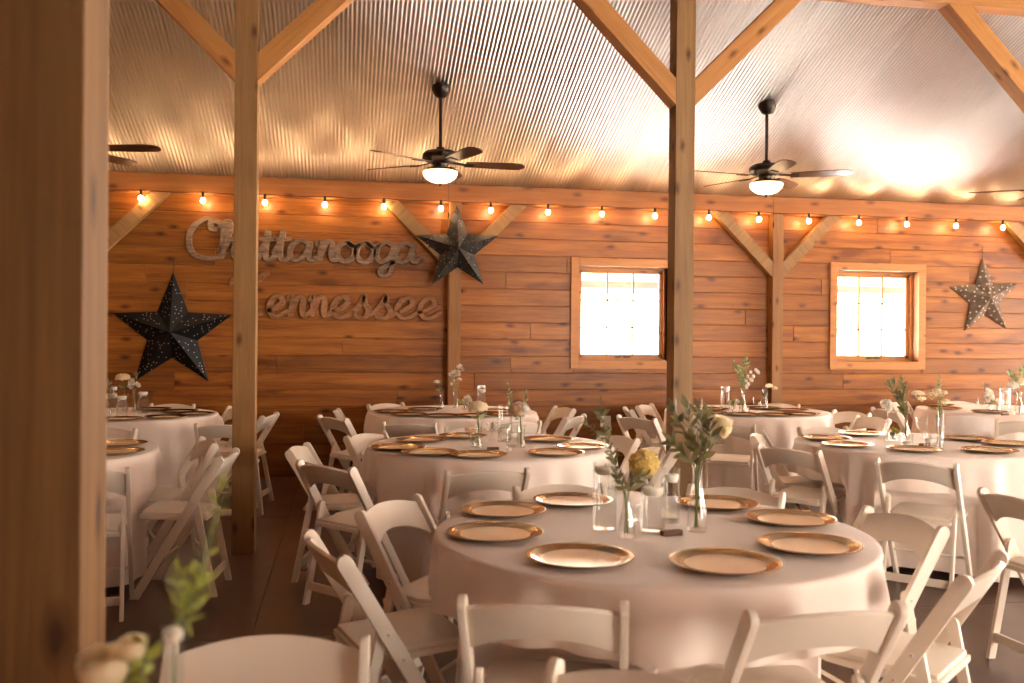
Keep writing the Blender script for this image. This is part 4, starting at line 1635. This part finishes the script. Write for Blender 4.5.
class Flowers:
    """one stem bunch standing in a vase; built in world coordinates, origin at the vase foot"""

    def __init__(self, label, base, zc, group='flowers in the vases', name='flower_stem', cat='flowers'):
        self.t = thing(name, label, cat, base, 0, group)
        self.b, self.zc = base, zc
        self.parts = {}

    def w(self, px, py, dz=0.0):
        return at(px, py, self.zc + dz) - self.b

    def mb(self, key):
        return self.parts.setdefault(key, MB())

    def stem(self, pts, r=0.0022, key=('stem', 'stem'), foot=True):
        P = ([Vector((FR.uniform(-0.006, 0.006), FR.uniform(-0.006, 0.006), 0.014))] if foot else []) + pts
        c = curve_pts(P)
        self.mb(key).tube(c, r, 6)
        return c

    def leaves(self, path, i0, n, L, W, key=('foliage', 'leaf'), spread=0.9, both=True):
        m = len(path)
        for k in range(n):
            i = int(i0 * m + (m - 1 - i0 * m) * k / max(1, n - 1))
            i = min(max(i, 1), m - 1)
            d = (path[i] - path[i - 1]).normalized()
            s, u = perp(d)
            for sg in ((-1, 1) if both else (1,)):
                a = k * 2.4 + (0 if sg > 0 else PI)
                side = s * math.cos(a) + u * math.sin(a)
                leaf(self.mb(key), path[i], d * (1 - 0.35 * spread) + side * spread, L * FR.uniform(0.75, 1.1), W * FR.uniform(0.8, 1.1))
        leaf(self.mb(key), path[-1], (path[-1] - path[-2]), L, W)

    def done(self):
        for (nm, mat), mb in self.parts.items():
            mb.build(nm, mat, self.t, smooth=60, fix=False)
        return self.t


# --- nearest table
TA = 'on the nearest table'
cylinder_glass(604.5, 530.5, 462, 24, 'on the nearest table, tallest, left of the yellow bloom', 0.86)
cylinder_glass(652.5, 532.5, 477, 25, 'on the nearest table, widest, right of the yellow bloom', 0.72)
cylinder_glass(671, 522.5, 468.5, 17, 'on the nearest table, behind the brown block', 0.8)
v, b, zc = bud_vase(626.5, 538, 487.5, 17, '', lab='small clear bud vase of the yellow bloom on the nearest table')
F = Flowers('yellow bloom with fine green sprigs in the small vase on the nearest table', b, zc)
c = F.stem([F.w(627, 505), F.w(630, 484), F.w(641, 467)])
rose(F.mb(('blossom', 'yellow')), F.w(644, 464), Vector((0.3, -0.5, 0.8)), 0.044, 5)
dome(F.mb(('blossom', 'yellow')), F.w(644, 463), 0.043, 80, 0.024, 0.85, -0.6, 0.7)
c = F.stem([F.w(626, 500), F.w(619, 478, 0.01), F.w(613, 458, 0.02), F.w(607, 440, 0.03), F.w(603, 422, 0.03), F.w(601, 406, 0.03)], 0.0016)
F.leaves(c, 0.3, 16, 0.036, 0.014)
c = F.stem([F.w(625, 500), F.w(616, 468, -0.02), F.w(607, 447, -0.03), F.w(595, 432, -0.03), F.w(584, 421, -0.03)], 0.0014)
F.leaves(c, 0.35, 13, 0.024, 0.009)
c = F.stem([F.w(628, 500), F.w(634, 482, -0.02), F.w(641, 476, -0.03)], 0.0016)
F.leaves(c, 0.5, 4, 0.045, 0.022)
c = F.stem([F.w(626, 498), F.w(622, 484, -0.02), F.w(616, 474, -0.04)], 0.0016)
F.leaves(c, 0.5, 4, 0.036, 0.018)
F.done()
v, b, zc = bud_vase(697, 531.5, 462, 20, '', 0.5, lab='taller clear bottle vase of dark eucalyptus on the nearest table')
F = Flowers('dark eucalyptus with a pale yellow tulip in the bottle vase on the nearest table', b, zc)
for pts in ([(695, 480, 0), (697, 455, 0), (692, 430, 0.02), (687, 410, 0.03)], [(696, 480, 0), (696, 452, 0.02), (684, 430, 0.04), (675, 411, 0.05)],
            [(697, 480, 0), (701, 452, -0.02), (703, 430, -0.03), (699, 412, -0.04)], [(697, 482, 0), (702, 458, -0.03), (710, 440, -0.05), (707, 418, -0.05)],
            [(696, 484, 0), (692, 462, -0.04), (681, 452, -0.06), (674, 444, -0.06)]):
    c = F.stem([F.w(*p) for p in pts], 0.002)
    F.leaves(c, 0.42, 9, 0.060, 0.021, spread=0.7)
c = F.stem([F.w(699, 480), F.w(706, 456, -0.03), F.w(714, 443, -0.04), F.w(719, 433, -0.04)], 0.0022)
F.leaves(c, 0.7, 3, 0.052, 0.018, both=False)
rose(F.mb(('blossom', 'cream')), F.w(722, 422, -0.04), Vector((0.25, -0.25, 1)), 0.034, 5, 0.55)
rose(F.mb(('blossom', 'cream')), F.w(727, 431, -0.05), Vector((0.6, -0.5, -0.3)), 0.026, 4, 0.9)
F.done()
block(671.5, 535.5, 22, 'on the nearest table between the bottle vase and plates', 0.15)
p, zc = seat(671, 518)
mb = MB()
mb.add([(0, 0, 0), (0.062, 0.012, 0.004), (0.0, 0.028, 0.001), (0.004, 0.012, 0.030), (0, 0, 0.0015)], [(0, 1, 3), (1, 2, 3), (0, 2, 1), (0, 3, 2)])
o = mb.build('folded_card', 'paper')
o.location = p + Vector((-0.03, 0, 0))
tag(o, 'tiny folded cream card lying on the nearest table left of the bottle vase', 'card')
tealight(632, 520, 505, 15, 'on the nearest table behind the small yellow bloom vase')

# --- middle centre table
WB = 'on the middle table'
v, b, zc = bud_vase(478.7, 448, 422, 8, 'on the middle table holding the cream hydrangea', slim=True)
F = Flowers('cream hydrangea head on a green stem, left on the middle table', b, zc)
F.stem([F.w(478.5, 430), F.w(477.5, 412)], 0.0035)
dome(F.mb(('blossom', 'cream')), F.w(477.5, 408), 0.062, 70, 0.016, 0.62)
for q in ((471, 416), (484, 415), (478, 418)):
    leaf(F.mb(('foliage', 'leaf_light')), F.w(478, 419), F.w(*q) - F.w(478, 419), 0.06, 0.03)
F.done()
v, b, zc = bud_vase(473, 447, 436, 7, 'on the middle table holding two pale buds', slim=True)
F = Flowers('two small pale rosebuds left of the hydrangea on the middle table', b, zc)
for q in ((468, 429.5), (473.5, 430.5)):
    F.stem([F.w(472, 442), F.w(q[0], q[1] + 3)], 0.002)
    rose(F.mb(('blossom', 'blush')), F.w(*q), Vector((0, 0, 1)), 0.019, 4, 0.6)
for q in ((467, 438), (477, 437), (471, 434)):
    leaf(F.mb(('foliage', 'leaf_light')), F.w(472, 441), F.w(*q) - F.w(472, 441), 0.03, 0.014)
F.done()
cylinder_glass(504.5, 441.5, 405, 14, 'on the middle table, tall one in the middle', 0.3)
cylinder_glass(512, 447, 425, 12, 'on the middle table, short one beside the roses', 0.5)
goblet(491.5, 440, 423, 10, 'on the middle table left of the tall cylinder')
v, b, zc = bud_vase(521.5, 448, 425, 8.5, 'on the middle table holding the peach roses', slim=True)
F = Flowers('peach and white roses with tall green tips, right on the middle table', b, zc)
F.stem([F.w(521, 430), F.w(520, 412)], 0.004)
for q in ((519, 405, 0), (514, 408, -0.02), (524, 406, 0.03), (527, 408, -0.01), (518, 412, -0.04), (523, 413, -0.03)):
    rose(F.mb(('blossom', 'blush' if q[0] < 523 else 'white')), F.w(*q), Vector((q[0] - 520.0, -6, 6)), 0.026, 4)
for pts in ([(519, 418), (511, 400, 0.03), (508, 386, 0.04)], [(522, 418), (525, 402, 0.03), (526, 394, 0.04)], [(519, 420), (513, 412), (510, 405)]):
    c = F.stem([F.w(*p) for p in pts], 0.0015, foot=False)
    F.leaves(c, 0.1, 8, 0.030, 0.013, key=('foliage', 'leaf_light'))
F.done()
block(493, 450, 11.5, 'on the middle table in front of its glasses', 0.1)
tealight(509, 452, 446, 9, 'on the middle table, right of the brown block')

# --- back table below the grey star
v, b, zc = bud_vase(441.5, 408.5, 391, 5.5, 'below the grey star, left one', slim=True)
F = Flowers('pale sprig leaning left below the grey star', b, zc)
F.stem([F.w(441, 396), F.w(438, 383)], 0.002)
dome(F.mb(('blossom', 'white')), F.w(436.8, 382), 0.030, 24, 0.010, 0.5)
for q in ((435, 389), (446, 388), (443, 384), (439, 386)):
    leaf(F.mb(('foliage', 'leaf_light')), F.w(440.5, 391), F.w(*q) - F.w(440.5, 391), 0.05, 0.02)
F.done()
v, b, zc = bud_vase(455.5, 408, 388.5, 7, 'below the grey star, under white sweet peas', slim=True)
F = Flowers('tall white sweet peas in front of the wall post below the grey star', b, zc)
F.stem([F.w(455, 394), F.w(455, 382), F.w(459, 370)], 0.002)
F.stem([F.w(455, 394), F.w(453, 378)], 0.002)
for q in ((452, 372), (454, 372), (450, 374), (456, 374), (453, 376), (454, 380), (452, 384), (461, 365.5), (462, 369), (459, 367), (459.5, 374), (460, 379), (458, 371)):
    for _ in range(2):
        rose(F.mb(('blossom', 'white')), F.w(q[0] + FR.uniform(-1, 1), q[1] + FR.uniform(-0.8, 0.8), FR.uniform(-0.02, 0.02)), Vector((FR.uniform(-1, 1), -1, 0.4)), 0.016, 3)
F.done()
goblet(437, 415.5, 404.5, 5.5, 'below the grey star')
v, b, zc = bud_vase(464.5, 409.5, 403, 6, 'below the grey star, lowest one', slim=True)
F = Flowers('low white blossoms with a lime leaf below the grey star', b, zc)
for q in ((466, 398), (468.5, 397), (464, 401), (467, 402), (470, 400)):
    F.stem([F.w(465, 404), F.w(*q)], 0.0015)
    rose(F.mb(('blossom', 'white')), F.w(*q), Vector((0.3, -1, 0.7)), 0.022, 3)
leaf(F.mb(('foliage', 'leaf_fresh')), F.w(463, 404), F.w(458.5, 400) - F.w(463, 404), 0.07, 0.04)
F.done()
cylinder_glass(481.5, 410.5, 385, 9.4, 'below the grey star', 0.75)
block(457, 415.5, 8, 'below the grey star', 0.1)

# --- back table below the largest black star
v, b, zc = bud_vase(125, 411, 394, 7, 'beneath the hydrangea below the largest black star', slim=True)
F = Flowers('cream hydrangea on a tall stem below the left tip of the largest black star', b, zc)
F.stem([F.w(125, 398), F.w(124, 384)], 0.003)
dome(F.mb(('blossom', 'cream')), F.w(123, 378), 0.060, 60, 0.016, 0.6)
for q in ((128, 386), (119, 386)):
    leaf(F.mb(('foliage', 'leaf')), F.w(124.5, 388), F.w(*q) - F.w(124.5, 388), 0.06, 0.03)
F.done()
v, b, zc = bud_vase(134, 411.5, 389, 5, 'with small white blooms below the largest star', slim=True)
F = Flowers('small white blooms right of the hydrangea below the largest black star', b, zc)
F.stem([F.w(134, 396), F.w(133.5, 386)], 0.0035)
for q in ((130, 382), (132, 380.5), (131, 386.5), (133, 384), (137.5, 384), (138.5, 385), (129.5, 385)):
    rose(F.mb(('blossom', 'white')), F.w(*q), Vector((q[0] - 133, -5, 3)), 0.021, 3)
c = F.stem([F.w(134, 388), F.w(136, 379), F.w(136, 375)], 0.0015, foot=False)
F.leaves(c, 0.1, 5, 0.04, 0.016)
F.done()
cylinder_glass(143, 413.5, 391.5, 10.5, 'below the largest black star, right one', 0.88)
cylinder_glass(121.8, 417.5, 397, 10.5, 'below the largest black star, middle one', 0.93)
cylinder_glass(114, 412, 386, 7, 'below the largest black star, half behind the white blooms', 0.88)
v, b, zc = bud_vase(109, 416.5, 399, 5, 'at the thick post edge below the largest black star', slim=True)
F = Flowers('pair of white roses at the edge of the thick post, left table', b, zc)
for q in ((109, 396), (114, 395.5)):
    F.stem([F.w(109, 402), F.w(q[0], q[1] + 2)], 0.002)
    rose(F.mb(('blossom', 'white')), F.w(*q), Vector((0, -1, 0.5)), 0.024, 4)
c = F.stem([F.w(109, 399), F.w(109, 388), F.w(108.5, 384)], 0.0015, foot=False)
F.leaves(c, 0.2, 5, 0.05, 0.02)
F.done()
block(120.5, 418.5, 8, 'below the largest black star', 0.1)

# --- back table between the two windows
cylinder_glass(725.3, 411, 386.5, 9.6, 'between the windows', 0.85)
v, b, zc = bud_vase(742.7, 413, 388.5, 7.5, 'between the windows, tallest, under the white spray', 0.5)
F = Flowers('tall pale green stems with white bells hanging right, between the windows', b, zc)
for pts in ([(743, 392), (742, 376), (744, 362)], [(743, 392), (739, 374, 0.03), (735.5, 365, 0.04)], [(743, 392), (741, 380, -0.03), (739, 370, -0.04)], [(743, 392), (745, 374), (746.5, 362)]):
    c = F.stem([F.w(*p) for p in pts], 0.0018)
    F.leaves(c, 0.45, 8, 0.055, 0.022, key=('foliage', 'leaf_light'))
F.stem([F.w(743, 392), F.w(747, 378), F.w(755, 371)], 0.0015)
for q in ((757, 371), (756, 370), (758.5, 372.5), (751, 372), (753.5, 376), (748, 376.5), (751, 379.5), (752, 380), (748.5, 384), (746.5, 387), (747, 386), (746, 380)):
    rose(F.mb(('blossom', 'white')), F.w(q[0], q[1], FR.uniform(-0.02, 0.02)), Vector((0.4, -1, 0.1)), 0.017, 3)
F.done()
goblet(757, 415.5, 398, 9, 'between the windows')
v, b, zc = bud_vase(765, 410, 387, 6, 'between the windows, under the drooping bloom', slim=True)
F = Flowers('cream bloom drooping right before the wall post between the windows', b, zc)
F.stem([F.w(765, 396), F.w(766, 386), F.w(771, 384)], 0.002)
dome(F.mb(('blossom', 'cream')), F.w(769, 386), 0.034, 30, 0.013, 0.6)
dome(F.mb(('blossom', 'cream')), F.w(775, 388.5), 0.026, 20, 0.012, 0.6)
for q in ((762, 392), (768, 392), (765, 388)):
    leaf(F.mb(('foliage', 'leaf')), F.w(765, 398), F.w(*q) - F.w(765, 398), 0.07, 0.025)
F.done()
v, b, zc = bud_vase(733, 413, 405.5, 5.5, 'between the windows, lowest one', slim=True)
F = Flowers('low white blossoms with lime leaves between the windows', b, zc)
for q in ((737.5, 401), (731, 404), (735, 403.5), (729.5, 402)):
    F.stem([F.w(733, 408), F.w(*q)], 0.0015)
    rose(F.mb(('blossom', 'white')), F.w(*q), Vector((0, -1, 0.6)), 0.019, 3)
for q in ((729, 400), (734, 398)):
    leaf(F.mb(('foliage', 'leaf_fresh')), F.w(733, 406), F.w(*q) - F.w(733, 406), 0.07, 0.03)
F.done()
tealight(750, 413.8, 408.5, 7, 'between the windows')
block(740.5, 413.8, 7.5, 'between the windows', 0.1)

# --- right table
v, b, zc = bud_vase(887, 441, 421, 7, 'on the right table, under the frosty white bloom', slim=True)
F = Flowers('frosty white bloom on a straight stem, left on the right table', b, zc)
F.stem([F.w(888, 426), F.w(887.5, 410)], 0.0035, key=('stem', 'white'))
for q in ((883, 402.5), (886, 402), (890, 402), (892, 404), (884, 405.5), (888, 406.5), (890.5, 407), (887, 404), (888, 410)):
    rose(F.mb(('blossom', 'white')), F.w(q[0], q[1], FR.uniform(-0.02, 0.02)), Vector((q[0] - 887.5, -4, 2)), 0.019, 3)
F.done()
v, b, zc = bud_vase(893, 440.5, 431, 9, 'on the right table, lowest one with small green buds', slim=True)
F = Flowers('low green buds beside the frosty bloom on the right table', b, zc)
for q in ((890, 430, 'blush'), (894, 429, 'leaf_fresh'), (897, 431, 'leaf_fresh'), (892, 433, 'leaf_light')):
    F.stem([F.w(893, 435), F.w(q[0], q[1])], 0.0018)
    rose(F.mb(('blossom', q[2])), F.w(q[0], q[1]), Vector((0, -0.6, 1)), 0.019, 3)
for q in ((898, 428), (889, 433)):
    leaf(F.mb(('foliage', 'leaf_light')), F.w(893, 435), F.w(*q) - F.w(893, 435), 0.05, 0.02)
F.done()
v, b, zc = bud_vase(905.5, 439, 415, 8, 'on the right table, under the eucalyptus sprigs', 0.5)
F = Flowers('upright eucalyptus sprigs with one pale lace flower, right table', b, zc)
for pts in ([(905, 420), (902, 404), (895, 384)], [(905, 420), (901, 402, 0.03), (890, 386, 0.04)], [(905, 420), (903, 402, -0.03), (904, 392), (902, 381, -0.04)], [(905, 420), (903, 408, 0.02), (898, 396)]):
    c = F.stem([F.w(*p) for p in pts], 0.0022)
    F.leaves(c, 0.42, 9, 0.06, 0.021, spread=0.6)
F.stem([F.w(906, 420), F.w(911, 408), F.w(916, 397)], 0.0016)
dome(F.mb(('blossom', 'cream')), F.w(918, 394), 0.042, 34, 0.012, 0.5, 0.0)
dome(F.mb(('blossom', 'cream')), F.w(922, 399), 0.026, 18, 0.011, 0.5, 0.0)
F.done()
goblet(921.5, 444, 417.5, 12, 'on the right table, coupe shaped, right of the eucalyptus')
tealight(907, 446, 434, 12, 'on the right table, front left')
cylinder_glass(930.5, 447, 433, 13, 'on the right table, low and wide beside the coupe', 0.4)
v, b, zc = bud_vase(940.5, 449.5, 410, 6.5, 'on the right table, tall and slim, right of the coupe', slim=True)
F = Flowers('tall straight stem with pale lace flowers, right on the right table', b, zc)
c = F.stem([F.w(940, 425), F.w(939.5, 400), F.w(939, 380)], 0.0035)
F.leaves(c, 0.45, 12, 0.038, 0.012, key=('foliage', 'leaf_light'), spread=0.6)
for q, r_ in (((932, 395), 0.036), ((942, 393), 0.032), ((945, 402), 0.030), ((937, 391), 0.024)):
    F.stem([F.w(939.5, 408), F.w(q[0], q[1] + 2)], 0.0012, foot=False)
    dome(F.mb(('blossom', 'cream')), F.w(*q), r_, 26, 0.011, 0.5, 0.0)
F.done()
block(924.5, 446, 11, 'on the right table beneath the coupe', 0.1)
pa, pb_, zc = on_z(949, 439.5, TZ), on_z(998, 440.5, TZ), depth(on_z(973, 440, TZ))
t = thing('acrylic_box', 'open clear acrylic box on the right table, above a charger', 'clear box', (pa + pb_) / 2 + Vector((0, 0.10, 0.0215)), math.atan2(pb_.y - pa.y, pb_.x - pa.x), None)
bw, bd, bh, tt = (pb_ - pa).length / 2, 0.10, 0.135, 0.004
mb = MB()
mb.box((-bw, -bd, 0), (bw, bd, tt))
mb.build('base', 'acrylic', t)
for lo, hi in (((-bw, -bd, tt), (bw, -bd + tt, bh)), ((-bw, bd - tt, tt), (bw, bd, bh)), ((-bw, -bd + tt, tt), (-bw + tt, bd - tt, bh)), ((bw - tt, -bd + tt, tt), (bw, bd - tt, bh))):
    mb = MB()
    mb.box(lo, hi)
    mb.build('side_panel', 'acrylic', t)

# --- far right table
goblet(981.5, 411.5, 398.5, 7.5, 'on the far right table')
v, b, zc = bud_vase(989, 411.5, 401, 6, 'on the far right table, under the white snapdragon', slim=True)
F = Flowers('white snapdragon spikes with a green tip on the far right table', b, zc)
c = F.stem([F.w(989, 404), F.w(986, 393), F.w(983.5, 385)], 0.0018)
F.leaves(c, 0.5, 4, 0.035, 0.014, key=('foliage', 'leaf_light'))
for q in ((988, 390), (987, 393), (991, 392), (992, 395), (986, 397), (990, 397), (992.5, 398), (988, 400)):
    rose(F.mb(('blossom', 'white')), F.w(q[0], q[1], FR.uniform(-0.02, 0.02)), Vector((0, -1, 0.4)), 0.023, 3)
F.done()
v, b, zc = bud_vase(997, 411.5, 404, 6, 'on the far right table, lowest one', slim=True)
F = Flowers('low white roses before the cylinder candle on the far right table', b, zc)
for q in ((998, 401), (1002, 402), (1000, 404), (995.5, 403)):
    F.stem([F.w(997, 406), F.w(*q)], 0.0015)
    rose(F.mb(('blossom', 'white')), F.w(*q), Vector((0, -1, 0.6)), 0.025, 3)
leaf(F.mb(('foliage', 'leaf_fresh')), F.w(996, 405), F.w(993, 400) - F.w(996, 405), 0.07, 0.03)
F.done()
cylinder_glass(1005, 412.5, 388.5, 9.8, 'on the far right table', 0.85)
v, b, zc = bud_vase(1019, 414.5, 392, 9, 'at the right edge on the far right table', 0.45)
F = Flowers('white hydrangea with green tips at the right edge of the picture', b, zc)
F.stem([F.w(1019, 396), F.w(1018, 388)], 0.004)
dome(F.mb(('blossom', 'white')), F.w(1013, 386.5), 0.05, 44, 0.016, 0.85)
dome(F.mb(('blossom', 'cream')), F.w(1021, 383), 0.05, 44, 0.016, 0.85)
for pts in ([(1018, 390), (1012, 379), (1010, 373)], [(1019, 390), (1020, 376), (1021, 370)], [(1019, 390), (1015, 380), (1014, 376)]):
    c = F.stem([F.w(*p) for p in pts], 0.0018, foot=False)
    F.leaves(c, 0.3, 6, 0.05, 0.022, key=('foliage', 'leaf_light'))
F.done()
block(1005, 415.5, 8, 'on the far right table', 0.1)


# --- blurred flowers on the table just below the picture
def near_vase(px, pt, zc, w_m, lab):
    q = at(px, pt, zc)
    h = q.z - TZ
    base = Vector((q.x, q.y, TZ + 0.0008))
    t = thing('bud_vase', lab, 'bud vase', base, 0, GG)
    pr = [(0.9, 0), (1.0, 0.03), (0.95, 0.25), (0.6, 0.5), (0.45, 0.7), (0.42, 0.88), (0.55, 1.0)]
    mb = MB()
    mb.lathe([(0, 0)] + [(a * w_m, b_ * h) for a, b_ in pr] + [(a * w_m - 0.002, b_ * h) for a, b_ in pr[1:]][::-1] + [(0, 0.03 * h)], 24)
    mb.build('glass_wall', 'glass', t, smooth=60)
    return base, zc


b, zc = near_vase(174, 628, 1.15, 0.026, 'blurred clear bud vase at the bottom left under the green sprig')
F = Flowers('blurred tall green sprig in the near vase at the bottom left', b, zc)
for pts in ([(175, 650, 0), (184, 612, 0), (200, 570, 0), (212, 530, 0.01), (222, 489, 0.01)], [(175, 650, 0), (178, 615, -0.02), (180, 592, -0.02), (178, 572, -0.02)], [(175, 650, 0), (190, 618, 0.02), (202, 590, 0.02), (204, 578, 0.02)],
            [(175, 652, 0), (181, 622, 0.02), (190, 600, 0.03), (192, 575, 0.03)]):
    c = F.stem([F.w(*p) for p in pts], 0.0014)
    F.leaves(c, 0.45, 11, 0.022, 0.0055, key=('foliage', 'leaf_fresh'))
rose(F.mb(('blossom', 'white')), F.w(173, 634, -0.02), Vector((0, -0.6, 1)), 0.011, 3)
F.done()
b, zc = near_vase(120, 690, 1.15, 0.026, 'blurred clear vase mostly below the picture under the cream roses')
F = Flowers('two blurred cream roses overlapping the thick post at the bottom left', b, zc)
F.stem([F.w(119, 700), F.w(108, 680)], 0.0022)
F.stem([F.w(121, 700), F.w(131, 660)], 0.002)
rose(F.mb(('blossom', 'cream')), F.w(104, 667), Vector((-0.1, -0.25, 1)), 0.030, 5, 0.5)
rose(F.mb(('blossom', 'cream')), F.w(97, 674, -0.01), Vector((-0.4, -0.4, 0.7)), 0.018, 4, 0.6)
rose(F.mb(('blossom', 'cream')), F.w(132, 648), Vector((0.1, -0.2, 1)), 0.017, 4, 0.4)
c = F.stem([F.w(122, 700), F.w(142, 672), F.w(146, 652)], 0.0015)
F.leaves(c, 0.4, 6, 0.03, 0.012, key=('foliage', 'leaf_fresh'))
F.done()

# ---------------------------------------------------------------- view
vs_ = SC.view_settings
vs_.view_transform = 'Standard'
vs_.look = 'None'
vs_.gamma = 1.0
vs_.use_curve_mapping = False
vs_.exposure = 0.22
